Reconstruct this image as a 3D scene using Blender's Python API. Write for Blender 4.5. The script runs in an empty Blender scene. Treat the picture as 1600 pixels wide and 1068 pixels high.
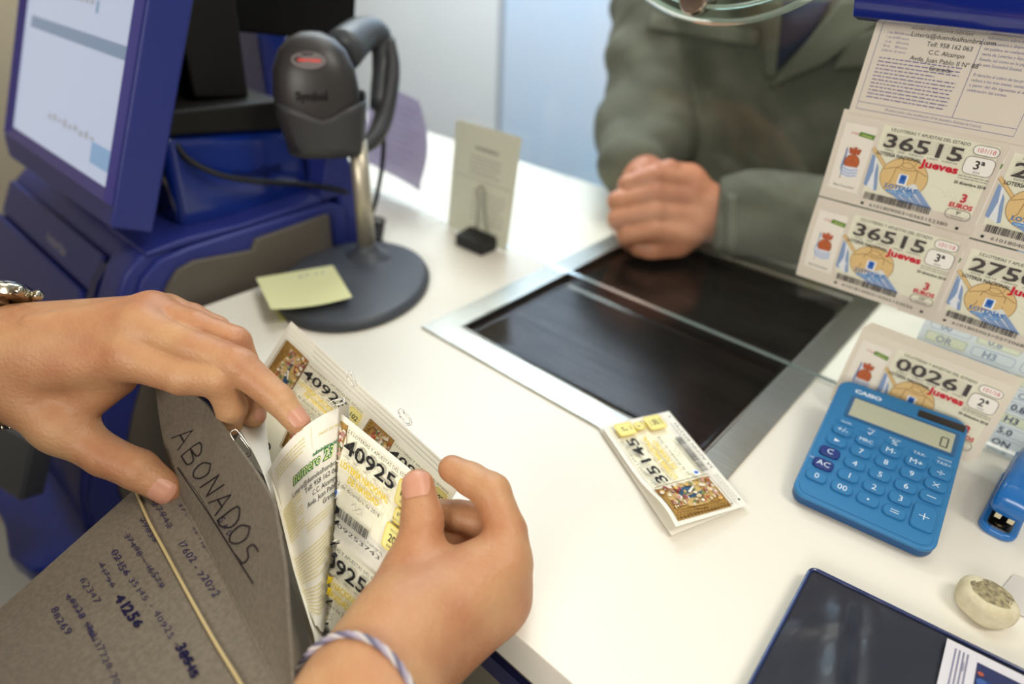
import bpy, bmesh, math, random
import numpy as np
from mathutils import Vector, Matrix
random.seed(7)
S = bpy.context.scene
COL = S.collection
Z0 = 0.75            # desk top above the floor; all heights below are written relative to the desk top

# ---------------------------------------------------------------- camera
F, PITCH, ROLL, YAW, HC = 992.2, 0.574142603, 0.0501932564, 0.706899747, 0.308028
def _basis():
    fw = np.array([0, math.cos(PITCH), -math.sin(PITCH)]); up = np.array([0, math.sin(PITCH), math.cos(PITCH)]); rt = np.array([1., 0, 0])
    c, s = math.cos(YAW), math.sin(YAW); R = np.array([[c, -s, 0], [s, c, 0], [0, 0, 1]])
    return R @ fw, R @ up, R @ rt
FW, UP, RT = _basis(); CAM = np.array([0, 0, HC])
cr, sr = math.cos(ROLL), math.sin(ROLL)
right = cr*RT + sr*UP; upv = -sr*RT + cr*UP
cam = bpy.data.cameras.new('camera'); cam_o = bpy.data.objects.new('camera', cam); COL.objects.link(cam_o)
cam_o.matrix_world = Matrix(((right[0], upv[0], -FW[0], 0), (right[1], upv[1], -FW[1], 0), (right[2], upv[2], -FW[2], HC+Z0), (0, 0, 0, 1)))
cam.sensor_width = 36; cam.lens = F/1600*36; cam.clip_start = 0.01; cam.clip_end = 50
cam.dof.use_dof = True; cam.dof.focus_distance = 0.365; cam.dof.aperture_fstop = 3.2
S.camera = cam_o

# ---------------------------------------------------------------- world, lights, exposure
W = bpy.data.worlds.new('world'); S.world = W; W.use_nodes = True
W.node_tree.nodes['Background'].inputs[0].default_value = (1.0, 0.93, 0.84, 1); W.node_tree.nodes['Background'].inputs[1].default_value = 0.36
S.view_settings.view_transform = 'Standard'; S.view_settings.look = 'None'; S.view_settings.gamma = 1; S.view_settings.use_curve_mapping = False
S.view_settings.exposure = -0.06
def area(name, loc, target, sx, sy, power, col):
    l = bpy.data.lights.new(name, 'AREA'); l.shape = 'RECTANGLE'; l.size = sx; l.size_y = sy; l.energy = power; l.color = col
    o = bpy.data.objects.new(name, l); COL.objects.link(o); o.location = (loc[0], loc[1], loc[2]+Z0)
    d = Vector(target) - Vector(loc); o.rotation_euler = d.to_track_quat('-Z', 'Y').to_euler(); return o
area('ceiling_and_fill_light', (-0.45, 0.80, 1.80), (-0.45, 0.45, 0), 1.0, 0.6, 12, (1.0, 0.955, 0.87))
area('ceiling_and_fill_light', (0.85, 0.45, 1.65), (0.0, 0.35, 0), 0.5, 0.6, 15, (1.0, 0.94, 0.85))
area('ceiling_and_fill_light', (0.15, -1.1, 0.70), (-0.10, 0.5, 0.10), 0.9, 0.5, 15, (1.0, 0.95, 0.87))  # added fill lamp below the ceiling, brightens hanging tickets from the clerk side
area('back_wall_fill', (-1.3, 1.05, 1.3), (-1.5, 1.6, 0.0), 1.2, 0.6, 42, (0.86, 0.92, 1.0))  # added lamp to brighten the back wall, no window stands there

# ---------------------------------------------------------------- pixel <-> place helpers (pixels of the 1600x1068 frame)
def ray(px, py):
    x = (px-800)/F; y = -(py-534)/F; x, y = cr*x - sr*y, sr*x + cr*y
    return FW + x*RT + y*UP
def P(px, py, z=0): v = ray(px, py); return CAM + v*((z-HC)/v[2])
def Pd(px, py, d): return CAM + ray(px, py)*d
def Px(px, py, x): v = ray(px, py); return CAM + v*(x/v[0])
def Py(px, py, y): v = ray(px, py); return CAM + v*(y/v[1])
def Pp(px, py, p0, n): v = ray(px, py); n = np.asarray(n, float); return CAM + v*(np.dot(np.asarray(p0)-CAM, n)/np.dot(v, n))
def A3(*a): return np.array(a, float)
def nrm(v): v = np.asarray(v, float); return v/np.linalg.norm(v)

# ---------------------------------------------------------------- materials
def lin(c): return tuple(((x/255)/12.92 if x/255 <= 0.04045 else ((x/255+0.055)/1.055)**2.4) for x in c)
_mats = {}
def mat(name, rgb, rough=0.5, metal=0.0, spec=0.5, bump=0.0, bscale=200, noise=0.0, nscale=20, coat=0.0, emit=0.0, sss=0.0, trans=0.0, ior=1.45, aniso=0.0, stretch=None, rgb2=None):
    if name in _mats: return _mats[name]
    m = bpy.data.materials.new(name); m.use_nodes = True; nt = m.node_tree; b = nt.nodes['Principled BSDF']
    c = lin(rgb); b.inputs['Base Color'].default_value = (*c, 1); b.inputs['Roughness'].default_value = rough
    b.inputs['Metallic'].default_value = metal; b.inputs['Specular IOR Level'].default_value = spec; b.inputs['Coat Weight'].default_value = coat
    b.inputs['Coat Roughness'].default_value = 0.08
    b.inputs['Transmission Weight'].default_value = trans; b.inputs['IOR'].default_value = ior
    if emit: b.inputs['Emission Color'].default_value = (*c, 1); b.inputs['Emission Strength'].default_value = emit
    if sss:
        b.inputs['Subsurface Weight'].default_value = sss; b.inputs['Subsurface Radius'].default_value = (1, .35, .2); b.inputs['Subsurface Scale'].default_value = 0.004
    if bump or noise:
        tc = nt.nodes.new('ShaderNodeTexCoord'); mp = nt.nodes.new('ShaderNodeMapping'); nt.links.new(tc.outputs['Object'], mp.inputs[0])
        if stretch: mp.inputs['Scale'].default_value = stretch
    if noise:
        n = nt.nodes.new('ShaderNodeTexNoise'); n.inputs['Scale'].default_value = nscale; n.inputs['Detail'].default_value = 6; nt.links.new(mp.outputs[0], n.inputs['Vector'])
        mx = nt.nodes.new('ShaderNodeMix'); mx.data_type = 'RGBA'
        c2 = lin(rgb2) if rgb2 else tuple(x*(1-noise) for x in c)
        mx.inputs[6].default_value = (*c, 1); mx.inputs[7].default_value = (*c2, 1)
        rm = nt.nodes.new('ShaderNodeMapRange'); rm.inputs[1].default_value = .35; rm.inputs[2].default_value = .65
        nt.links.new(n.outputs['Fac'], rm.inputs[0]); nt.links.new(rm.outputs[0], mx.inputs[0]); nt.links.new(mx.outputs[2], b.inputs['Base Color'])
    if bump:
        n2 = nt.nodes.new('ShaderNodeTexNoise'); n2.inputs['Scale'].default_value = bscale; n2.inputs['Detail'].default_value = 4; nt.links.new(mp.outputs[0], n2.inputs['Vector'])
        bp = nt.nodes.new('ShaderNodeBump'); bp.inputs['Strength'].default_value = bump; bp.inputs['Distance'].default_value = 0.001
        nt.links.new(n2.outputs['Fac'], bp.inputs['Height']); nt.links.new(bp.outputs[0], b.inputs['Normal'])
    _mats[name] = m; return m
def paper2(name, rgb, tl=.4):
    "thin paper that lets some light through"
    m = mat(name, rgb, rough=.6, spec=.2); nt = m.node_tree; b = nt.nodes['Principled BSDF']; out = nt.nodes['Material Output']
    t = nt.nodes.new('ShaderNodeBsdfTranslucent'); t.inputs[0].default_value = (*lin(rgb), 1); mx = nt.nodes.new('ShaderNodeMixShader'); mx.inputs[0].default_value = tl
    nt.links.new(b.outputs[0], mx.inputs[1]); nt.links.new(t.outputs[0], mx.inputs[2]); nt.links.new(mx.outputs[0], out.inputs[0]); return m
def ink(rgb): return mat('ink_%d_%d_%d' % tuple(rgb), rgb, rough=0.6, spec=0.25)
PAPER = mat('ticket_paper', (244, 240, 228), rough=0.55, spec=0.25)

# ---------------------------------------------------------------- mesh builder
class M:
    def __init__(s): s.v = []; s.f = []; s.mi = []; s.mats = []
    def slot(s, m):
        if m not in s.mats: s.mats.append(m)
        return s.mats.index(m)
    def add(s, V, Fc, m, R=None):
        k = len(s.v); i = s.slot(m)
        for p in V: s.v.append(tuple(float(q) for q in p))
        for f in Fc: s.f.append(tuple(int(a)+k for a in f)); s.mi.append(i)
    def box(s, lo, hi, m, fr=None):
        x0, y0, z0 = lo; x1, y1, z1 = hi
        V = [(x0,y0,z0),(x1,y0,z0),(x1,y1,z0),(x0,y1,z0),(x0,y0,z1),(x1,y0,z1),(x1,y1,z1),(x0,y1,z1)]
        if fr: V = [fr(*p) for p in V]
        s.add(V, [(0,3,2,1),(4,5,6,7),(0,1,5,4),(1,2,6,5),(2,3,7,6),(3,0,4,7)], m)
    def prism(s, pts, a, b, m, fr):
        "outline pts (p,q) swept from a to b; fr(p,q,t) gives the place"
        n = len(pts); V = [fr(p, q, a) for p, q in pts] + [fr(p, q, b) for p, q in pts]
        s.add(V, [tuple(range(n))[::-1], tuple(range(n, 2*n))] + [(i, (i+1) % n, n+(i+1) % n, n+i) for i in range(n)], m)
    def tube(s, pts, r, m, seg=10, closed=False, caps=True):
        pts = [np.asarray(p, float) for p in pts]; n = len(pts); V = []; Fc = []
        rr = r if hasattr(r, '__len__') else [r]*n
        t0 = nrm(pts[1]-pts[0]); u = np.cross(t0, [0, 0, 1.]); u = nrm(u) if np.linalg.norm(u) > 1e-3 else A3(1, 0, 0)
        for i in range(n):
            a = pts[(i-1) % n] if (closed or i > 0) else pts[i]; b = pts[(i+1) % n] if (closed or i < n-1) else pts[i]
            t = nrm(b-a); u = nrm(u - t*np.dot(u, t)); w = np.cross(t, u)
            for k in range(seg):
                an = 2*math.pi*k/seg; V.append(pts[i] + rr[i]*(math.cos(an)*u + math.sin(an)*w))
        for i in range(n if closed else n-1):
            j = (i+1) % n
            for k in range(seg): Fc.append((i*seg+k, i*seg+(k+1) % seg, j*seg+(k+1) % seg, j*seg+k))
        if caps and not closed: Fc += [tuple(range(seg))[::-1], tuple(range((n-1)*seg, n*seg))]
        s.add(V, Fc, m)
    def lathe(s, c, ax, prof, m, seg=32, u=None):
        ax = nrm(ax); u = nrm(u) if u is not None else nrm(np.cross(ax, [0.3, 1, 0.1])); w = np.cross(ax, u); V = []; Fc = []; n = len(prof)
        for r, h in prof:
            for k in range(seg):
                an = 2*math.pi*k/seg; V.append(np.asarray(c) + ax*h + r*(math.cos(an)*u + math.sin(an)*w))
        for i in range(n-1):
            for k in range(seg): Fc.append((i*seg+k, i*seg+(k+1) % seg, (i+1)*seg+(k+1) % seg, (i+1)*seg+k))
        Fc += [tuple(range(seg))[::-1], tuple(range((n-1)*seg, n*seg))]
        s.add(V, Fc, m)
    def sheet(s, fn, W_, H_, nu, nv, m, th=0.0002, mback=None):
        "thin closed sheet; fn(x_mm,y_mm,h)"
        V = []; Fc = []; q = (nu+1)*(nv+1)
        for h in (0, -th):
            for j in range(nv+1):
                for i in range(nu+1): V.append(fn(W_*i/nu, H_*j/nv, h))
        B = []
        for j in range(nv):
            for i in range(nu):
                a = j*(nu+1)+i; Fc.append((a, a+nu+1, a+nu+2, a+1)); B.append((q+a, q+a+1, q+a+nu+2, q+a+nu+1))
        E = [j*(nu+1) for j in range(nv+1)] + [nv*(nu+1)+i for i in range(1, nu+1)] + [j*(nu+1)+nu for j in range(nv-1, -1, -1)] + [i for i in range(nu-1, 0, -1)]
        for k in range(len(E)): a, b = E[k], E[(k+1) % len(E)]; Fc.append((a, q+a, q+b, b))
        s.add(V, Fc, m)
        k = len(s.v)-2*q; i = s.slot(mback or m)
        for f in B: s.f.append(tuple(a+k for a in f)); s.mi.append(i)
    def obj(s, name, parent=None, smooth=False, bevel=0, bseg=2, sub=0, ang=35):
        me = bpy.data.meshes.new(name); me.from_pydata([(x, y, z+Z0) for x, y, z in s.v], [], s.f)
        for m in s.mats: me.materials.append(m)
        me.polygons.foreach_set('material_index', s.mi)
        if smooth: me.polygons.foreach_set('use_smooth', [True]*len(me.polygons))
        me.update(); o = bpy.data.objects.new(name, me); COL.objects.link(o)
        if parent is None and s.v:
            a = np.array(s.v); c = Vector(((a[:,0].min()+a[:,0].max())/2, (a[:,1].min()+a[:,1].max())/2, a[:,2].min()+Z0))
            me.transform(Matrix.Translation(-c)); o.location = c
        if parent is not None: setparent(o, parent)
        if bevel:
            b = o.modifiers.new('bevel', 'BEVEL'); b.width = bevel; b.segments = bseg; b.limit_method = 'ANGLE'; b.angle_limit = math.radians(ang); b.harden_normals = False
            if not smooth: me.polygons.foreach_set('use_smooth', [True]*len(me.polygons)); e = o.modifiers.new('wn', 'WEIGHTED_NORMAL'); e.keep_sharp = True
        if sub: q = o.modifiers.new('sub', 'SUBSURF'); q.levels = sub; q.render_levels = sub
        return o
def worldmat(o):
    m = Matrix.LocRotScale(o.location, o.rotation_euler, o.scale)
    return (worldmat(o.parent) @ o.matrix_parent_inverse @ m) if o.parent else m
def setparent(o, p): o.parent = p; o.matrix_parent_inverse = worldmat(p).inverted()
def tag(o, label, cat, group=None, kind=None):
    o['label'] = label; o['category'] = cat
    if group: o['group'] = group
    if kind: o['kind'] = kind
    return o
def thing(name, loc, label, cat, group=None):
    e = bpy.data.objects.new(name, None); COL.objects.link(e); e.location = (loc[0], loc[1], loc[2]+Z0); e.empty_display_size = 0.02
    return tag(e, label, cat, group)
def struct(o): o['kind'] = 'structure'; return o
def smoothcurve(pts, n=8):
    pts = [np.asarray(p, float) for p in pts]; out = []
    q = [2*pts[0]-pts[1]] + pts + [2*pts[-1]-pts[-2]]
    for i in range(1, len(q)-2):
        for k in range(n):
            t = k/n; a, b, c, d = q[i-1], q[i], q[i+1], q[i+2]
            out.append(0.5*((2*b)+(c-a)*t+(2*a-5*b+4*c-d)*t*t+(3*b-a-3*c+d)*t**3))
    return out + [pts[-1]]
def rrect(w, h, r, n=5, x0=0, y0=0):
    out = []
    for cx, cy, a0 in ((w-r, r, -90), (w-r, h-r, 0), (r, h-r, 90), (r, r, 180)):
        for k in range(n+1): a = math.radians(a0+90*k/n); out.append((x0+cx+r*math.cos(a), y0+cy+r*math.sin(a)))
    return out

# ---------------------------------------------------------------- lettering and print on paper
_txt = {}
def glyphs(s, bold=0.0):
    k = (s, bold)
    if k in _txt: return _txt[k]
    c = bpy.data.curves.new('t', 'FONT'); c.body = s; c.size = 1; c.resolution_u = 2; c.offset = bold; c.fill_mode = 'FRONT'
    o = bpy.data.objects.new('t', c); COL.objects.link(o)
    dg = bpy.context.evaluated_depsgraph_get(); me = bpy.data.meshes.new_from_object(o.evaluated_get(dg))
    V = np.array([v.co[:2] for v in me.vertices]) if len(me.vertices) else np.zeros((0, 2)); Fc = [tuple(p.vertices) for p in me.polygons]
    bpy.data.objects.remove(o); bpy.data.curves.remove(c); bpy.data.meshes.remove(me)
    w = V[:, 0].max() if len(V) else 0
    _txt[k] = (V, Fc, w); return _txt[k]
CAPH = 0.69
class Pr(M):
    "prints flat marks in millimetres on a sheet given by warp(x,y,h); y runs down"
    def __init__(s, warp): super().__init__(); s.w = warp; s.ox = s.oy = 0; s.h = 1.0e-4
    def _a(s, pts, Fc, rgb):
        s.h += 1.5e-5; s.add([s.w(s.ox+x, s.oy+y, s.h) for x, y in pts], Fc, ink(rgb))
    def rect(s, x, y, w, h, rgb, n=None):
        nx, ny = n or (max(1, int(w/4)), max(1, int(h/4)))
        pts = [(x+w*i/nx, y+h*j/ny) for j in range(ny+1) for i in range(nx+1)]
        s._a(pts, [(j*(nx+1)+i, (j+1)*(nx+1)+i, (j+1)*(nx+1)+i+1, j*(nx+1)+i+1) for j in range(ny) for i in range(nx)], rgb)
    def poly(s, pts, rgb):
        cx = sum(p[0] for p in pts)/len(pts); cy = sum(p[1] for p in pts)/len(pts); n = len(pts)
        s._a([(cx, cy)]+list(pts), [(0, 1+i, 1+(i+1) % n) for i in range(n)], rgb)
    def ell(s, cx, cy, rx, ry, rgb, n=24): s.poly([(cx+rx*math.cos(2*math.pi*k/n), cy+ry*math.sin(2*math.pi*k/n)) for k in range(n)], rgb)
    def line(s, pts, wd, rgb, closed=False):
        P_ = [np.array(p, float) for p in pts]; n = len(P_); V = []
        for i in range(n):
            a = P_[(i-1) % n] if (closed or i) else P_[i]; b = P_[(i+1) % n] if (closed or i < n-1) else P_[i]
            t = b-a; L = np.hypot(*t) or 1; q = np.array([-t[1], t[0]])/L*wd/2; V += [tuple(P_[i]+q), tuple(P_[i]-q)]
        Fc = [(2*i, 2*i+1, (2*i+3) % (2*n), (2*i+2) % (2*n)) for i in range(n if closed else n-1)]
        s._a(V, Fc, rgb)
    def ring(s, cx, cy, rx, ry, wd, rgb, n=24): s.line([(cx+rx*math.cos(2*math.pi*k/n), cy+ry*math.sin(2*math.pi*k/n)) for k in range(n)], wd, rgb, True)
    def rring(s, x, y, w, h, r, wd, rgb): s.line(rrect(w, h, r, 4, x, y), wd, rgb, True)
    def text(s, t, x, y, h, rgb, al='l', bold=0.0, wd=None, slant=0.0, rot=0.0):
        "y is the baseline, h the capital height, wd forces the width"
        V, Fc, w = glyphs(t, bold)
        if not len(V): return
        k = h/CAPH; kx = (wd/w) if wd else k; x0 = {'l': 0, 'c': -w*kx/2, 'r': -w*kx}[al]; c, q = math.cos(rot), math.sin(rot)
        pts = []
        for a, b in V:
            u = x0+a*kx+slant*b*k; v = -b*k; pts.append((x+c*u-q*v, y+q*u+c*v))
        s._a(pts, Fc, rgb)
    def para(s, x, y, w, n, gap, h, rgb, seed=1, words=None):
        R = random.Random(seed)
        for i in range(n):
            ln = w*(R.uniform(.55, .98) if i % 4 == 3 else 1); u = 0
            V = []; Fc = []
            while u < ln:
                ww = R.uniform(1.2, 4.2)*h
                ww = min(ww, ln-u)
                k = len(V); V += [(x+u, y+i*gap), (x+u+ww, y+i*gap), (x+u+ww, y+i*gap+h*.62), (x+u, y+i*gap+h*.62)]; Fc.append((k, k+3, k+2, k+1)); u += ww+h*.7
            s._a(V, Fc, rgb)
    def bars(s, x, y, w, h, rgb, seed=3):
        R = random.Random(seed); u = 0; V = []; Fc = []
        while u < w:
            a = R.choice([.25, .25, .5, .75])*w/38; k = len(V)
            V += [(x+u, y), (x+u+a, y), (x+u+a, y+h), (x+u, y+h)]; Fc.append((k, k+3, k+2, k+1)); u += a+R.choice([.25, .25, .5])*w/38
        s._a(V, Fc, rgb)
def flat(O, ex, ey, bend=None):
    O, ex, ey = np.asarray(O, float), np.asarray(ex, float), np.asarray(ey, float); n = nrm(np.cross(ey, ex))
    def w(x, y, h):
        b = bend(x, y) if bend else 0
        return O + ex*x*.001 + ey*y*.001 + n*(h+b)
    return w
def lag(ts, t):
    out = []
    for i, a in enumerate(ts):
        v = 1.0
        for j, b in enumerate(ts):
            if i != j: v *= (t-b)/(a-b)
        out.append(v)
    return out
def patch(grid, us, vs):
    "smooth sheet through a grid of 3D points; rows follow vs (down), columns us (right), both in mm"
    G = np.array(grid, float)
    def base(u, v): return np.einsum('i,j,ijk->k', np.array(lag(vs, v)), np.array(lag(us, u)), G)
    def w(x, y, h):
        p = base(x, y); a = base(x+.5, y)-base(x-.5, y); b = base(x, y+.5)-base(x, y-.5); n = np.cross(b, a); L = np.linalg.norm(n)
        return p + (n/L*h if L > 1e-12 else 0)
    return w
# ================================================================ setting
WHITE = mat('white_laminate', (236, 231, 218), rough=0.32, spec=0.5, noise=.03, nscale=3)
m_wall = mat('wall_panel_white', (222, 223, 226), rough=0.35, spec=0.5)
m_blue_wall = mat('wall_panel_pale_blue', (188, 214, 242), rough=0.3, spec=0.5, noise=.25, nscale=1.6, rgb2=(206, 214, 232))
m_beige = mat('beige_wall_paint', (176, 164, 140), rough=0.8, bump=.05)
m_floor = mat('grey_floor_tile', (150, 146, 138), rough=0.4, noise=.15, nscale=4)
m_seam = mat('panel_joint_grey', (150, 156, 168), rough=0.5)
g = M(); g.box((-2.6, -1.4, -Z0-.04), (1.8, 1.7, -Z0), m_floor); struct(g.obj('floor'))
g = M(); g.box((-2.6, 1.6, -Z0), (-1.487, 1.68, 1.85), m_wall); g.box((-1.487, 1.604, -Z0), (-1.462, 1.68, 1.85), m_seam); g.box((-1.462, 1.6, -Z0), (1.8, 1.68, 1.85), m_blue_wall); struct(g.obj('wall_back'))
g = M(); g.box((-1.42, -1.4, -Z0), (-1.34, 0.515, 1.85), m_beige); struct(g.obj('wall_left'))
g = M(); g.box((-2.6, -1.4, 1.85), (1.8, 1.7, 1.9), mat('ceiling_white', (225, 220, 210), rough=.9)); struct(g.obj('ceiling'))

# counter: worktop with a cut-out for the tray, fascia below the clerk's edge
XL, XR, YN, YF = -0.553, 0.75, 0.155, 0.765
TX0, TX1, TY0, TY1 = -0.3565, -0.114, 0.3455, 0.672      # recess
g = M()
def slab(m, x0, y0, x1, y1, z0, z1, mt): m.box((x0, y0, z0), (x1, y1, z1), mt)
def ring_slab(m, X0, X1, Y0, Y1, hx0, hx1, hy0, hy1, z0, z1, mt):
    V = []
    for z in (z1, z0):
        V += [(X0,Y0,z),(X1,Y0,z),(X1,Y1,z),(X0,Y1,z),(hx0,hy0,z),(hx1,hy0,z),(hx1,hy1,z),(hx0,hy1,z)]
    Fc = []
    for k in range(4):
        a, b = k, (k+1) % 4
        Fc += [(a, b, 4+b, 4+a), (8+a, 12+a, 12+b, 8+b), (a, 8+a, 8+b, b), (4+a, 4+b, 12+b, 12+a)]
    m.add(V, Fc, mt)
ring_slab(g, XL, XR, YN, YF, TX0-.004, TX1+.004, TY0-.004, TY1+.004, -0.030, 0, WHITE)
counter = thing('counter_worktop', (0.1, .45, -.03), 'white laminate counter top running under the glass screen, with the steel tray set in it', 'counter')
g.obj('worktop', counter, bevel=.0015)
# customer side continues to the left past the terminal
g = M(); g.box((-1.30, 0.416, -0.030), (XL-.0005, YF, 0), WHITE); g.obj('side_worktop', counter, bevel=.0015)
g = M(); g.box((XL, YN+.006, -0.044), (XR, YN+.020, -0.0305), mat('grey_edge', (118, 110, 94), rough=.5)); g.obj('edge_strip', counter)
g = M(); g.box((XL, YN+.002, -0.062), (XR, YN+.020, -0.0445), mat('navy_edge', (22, 26, 74), rough=.4)); g.obj('navy_edge_strip', counter)['label'] = 'dark navy strip under the worktop edge'
g = M(); g.box((XL, YN+.024, -Z0), (XR, YN+.044, -0.0305), mat('grey_front', (122, 116, 100), rough=.6)); g.box((XL, YN+.044, -Z0), (XL+.02, YF-.03, -0.0305), mat('grey_front', (0,0,0))); g.box((-1.30, YF-.05, -Z0), (XR, YF-.03, -0.0305), mat('grey_front', (0,0,0))); g.obj('front_panel', counter)

# ---- steel tray
m_steel = mat('brushed_steel', (190, 188, 178), rough=0.30, metal=1.0, bump=.25, bscale=60, stretch=(1, 25, 25), noise=.15, nscale=40)
m_dark = mat('dark_polished_steel', (70, 64, 60), rough=0.16, metal=0.85, bump=.05, bscale=40, stretch=(1, 12, 1), noise=.4, nscale=18)
tray = thing('transfer_tray', (-.235, .5, -.02), 'brushed steel pass-through tray with a dark recess under the glass screen', 'tray')
g = M(); ring_slab(g, -0.383, -0.0905, 0.3195, 0.70, TX0, TX1, TY0, TY1, -.001, .0022, m_steel); g.obj('frame', tray, bevel=.0006)
g = M()
# recess: shallow scoop
def scoop(x, y, h):
    u = x/100; v = y/100; X = TX0+(TX1-TX0)*u; Y = TY0+(TY1-TY0)*v
    e = min(1, min(u, 1-u)/.03)*1.0; e2 = min(1, min(v, 1-v)/.03)
    return A3(X, Y, -.001 - .004*math.sin(min(1, e)*math.pi/2)*math.sin(min(1, e2)*math.pi/2) + h)
g.sheet(scoop, 100, 100, 80, 50, m_dark, th=.001); g.obj('recess', tray, smooth=True)
g = M(); g.tube([(TX0, TY0, .0024), (TX1, TY0, .0024), (TX1, TY1, .0024), (TX0, TY1, .0024)], .0012, mat('polished_lip', (225, 222, 212), rough=.2, metal=1), seg=6, closed=True); g.obj('lip', tray)

# ---- glass screen
def glassmat(name, tint, edge=False):
    if name in _mats: return _mats[name]
    m = bpy.data.materials.new(name); m.use_nodes = True; nt = m.node_tree; nt.nodes.remove(nt.nodes['Principled BSDF']); out = nt.nodes['Material Output']
    tr = nt.nodes.new('ShaderNodeBsdfTransparent'); tr.inputs[0].default_value = (*tint, 1); gl = nt.nodes.new('ShaderNodeBsdfGlossy'); gl.inputs['Roughness'].default_value = .02
    lw = nt.nodes.new('ShaderNodeLayerWeight'); lw.inputs[0].default_value = .5; pw = nt.nodes.new('ShaderNodeMath'); pw.operation = 'POWER'; pw.inputs[1].default_value = 5
    fr = nt.nodes.new('ShaderNodeMath'); fr.operation = 'MULTIPLY_ADD'; fr.inputs[1].default_value = .95; fr.inputs[2].default_value = .028; mx = nt.nodes.new('ShaderNodeMixShader')
    nt.links.new(lw.outputs['Facing'], pw.inputs[0]); nt.links.new(pw.outputs[0], fr.inputs[0]); nt.links.new(fr.outputs[0], mx.inputs[0]); nt.links.new(tr.outputs[0], mx.inputs[1]); nt.links.new(gl.outputs[0], mx.inputs[2]); nt.links.new(mx.outputs[0], out.inputs[0])
    _mats[name] = m; return m
GL = glassmat('screen_glass', (.955, .98, .965)); GE = mat('glass_edge_green', (170, 188, 182), rough=.15, spec=.8, trans=.7)
GY0, GY1 = .503, .5085
g = M(); x0, x1, z0, z1 = -1.33, .74, .0032, .95
V = [(x0,GY0,z0),(x1,GY0,z0),(x1,GY1,z0),(x0,GY1,z0),(x0,GY0,z1),(x1,GY0,z1),(x1,GY1,z1),(x0,GY1,z1)]
g.add(V, [(0,1,5,4),(2,3,7,6)], GL); g.add(V, [(0,3,2,1),(4,5,6,7),(1,2,6,5),(3,0,4,7)], GE)
gs = g.obj('glass_screen'); tag(gs, 'large clear glass screen standing across the counter between clerk and customer', 'glass screen')
# speaking disc
sd = thing('speech_disc', (-.243, .487, .2555), 'round clear glass speaking disc bolted to the screen in front of the customer', 'speech disc')
c = A3(-.243, .487, .3885); g = M(); GD = glassmat('disc_glass', (.93, .975, .95)); seg = 96; R_ = .133
V = []; 
for r, y in ((R_-.004, -.006), (R_, -.002), (R_, .002), (R_-.004, .006)):
    for k in range(seg): a = 2*math.pi*k/seg; V.append(c+A3(r*math.cos(a), y, r*math.sin(a)))
g.add(V, [tuple(range(seg)), tuple(range(3*seg, 4*seg))[::-1]], GD)
g.obj('disc', sd)
g = M(); g.add(V, [(i*seg+k, i*seg+(k+1) % seg, (i+1)*seg+(k+1) % seg, (i+1)*seg+k) for i in range(3) for k in range(seg)], mat('polished_glass_rim', (196, 220, 204), rough=.08, spec=1.0, trans=.5)); r_ = g.obj('rim', sd, smooth=True)
g = M(); g.tube([c+A3(.121*math.cos(a), -.0045, .121*math.sin(a)) for a in [2*math.pi*k/96 for k in range(96)]], .0016, mat('disc_groove', (206, 222, 206), rough=.1, spec=1.0, trans=.6), 6, closed=True); g.obj('inner_ring', sd, smooth=True)
g = M(); b = Py(1088, -3, .484); g.lathe((b[0], .501, b[2]), (0, -1, 0), [(.009, 0), (.009, .010), (.0115, .0105), (.0115, .022), (.0095, .024), (.004, .0235)], mat('bolt_steel', (190, 170, 155), rough=.2, metal=1), seg=24); g.obj('bolt', sd, smooth=False, bevel=.0006)
# ================================================================ lottery ticket prints (100 x 62 mm)
K = (38, 36, 38); GREY = (120, 116, 112); YEL = (226, 196, 40); PYEL = (243, 232, 150); RED = (206, 36, 58); BLU = (138, 162, 202); TAN = (226, 194, 136); BRN = (150, 112, 66)
def picture(p, x, y, w, h, seed=1):
    "generic painted scene: gold ground, lattice at the side, figures as colour patches"
    R = random.Random(seed); p.rect(x, y, w, h, (172, 134, 70))
    for i in range(9):
        a = x+w*R.uniform(.02, .98); p.line([(a, y+h*R.uniform(0, .9)), (x+w*R.uniform(0, .35), y+h*R.random()), (x+w*R.uniform(0, .3), y+h*R.random())], .35, (104, 70, 32))
    for i in range(16):
        a = y+h*i/16; p.line([(x+.4, a), (x+w*.16, a+h*.05), (x+.4, a+h*.09)], .3, (92, 62, 30))
    p.ell(x+w*.6, y+h*.52, w*.38, h*.44, (208, 178, 116))
    p.ell(x+w*.66, y+h*.50, w*.2, h*.23, (62, 94, 122))
    cs = [(186, 88, 62), (222, 200, 160), (240, 232, 214), (160, 84, 92), (116, 136, 84), (204, 150, 140), (226, 186, 110), (232, 222, 204), (176, 132, 120)]
    for i in range(150):
        cx = x+w*R.uniform(.28, .98); cy = y+h*R.uniform(.04, .96); q = R.uniform(.5, 1.9)
        if ((cx-x-w*.66)/(w*.17))**2+((cy-y-h*.5)/(h*.2))**2 < 1 and R.random() < .8: continue
        cx = min(max(cx, x+q), x+w-q); cy = min(max(cy, y+q), y+h-q)
        p.ell(cx, cy, q, q*R.uniform(.6, 1.2), R.choice(cs), 9)
    for k in range(5): p.ell(x+w*(.6+.03*k), y+h*(.46+.03*k), 1.2-.1*k, 1.0, (238, 232, 220), 8)
    p.line([(x, y), (x+w, y), (x+w, y+h), (x, y+h)], .6, (112, 80, 36), True)
def headline(p, x, y, w, col=K): p.text('S.E.LOTERÍAS Y APUESTAS DEL ESTADO', x, y, 2.0, col, wd=w, slant=.05)
def bottle(p, x, y, w, h, fill=PYEL):
    for c, r in ((YEL, 0), (fill, .5)):
        p.poly(rrect(w-2*r, h-2*r, 2.4, 4, x+r, y+r), c)
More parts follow.
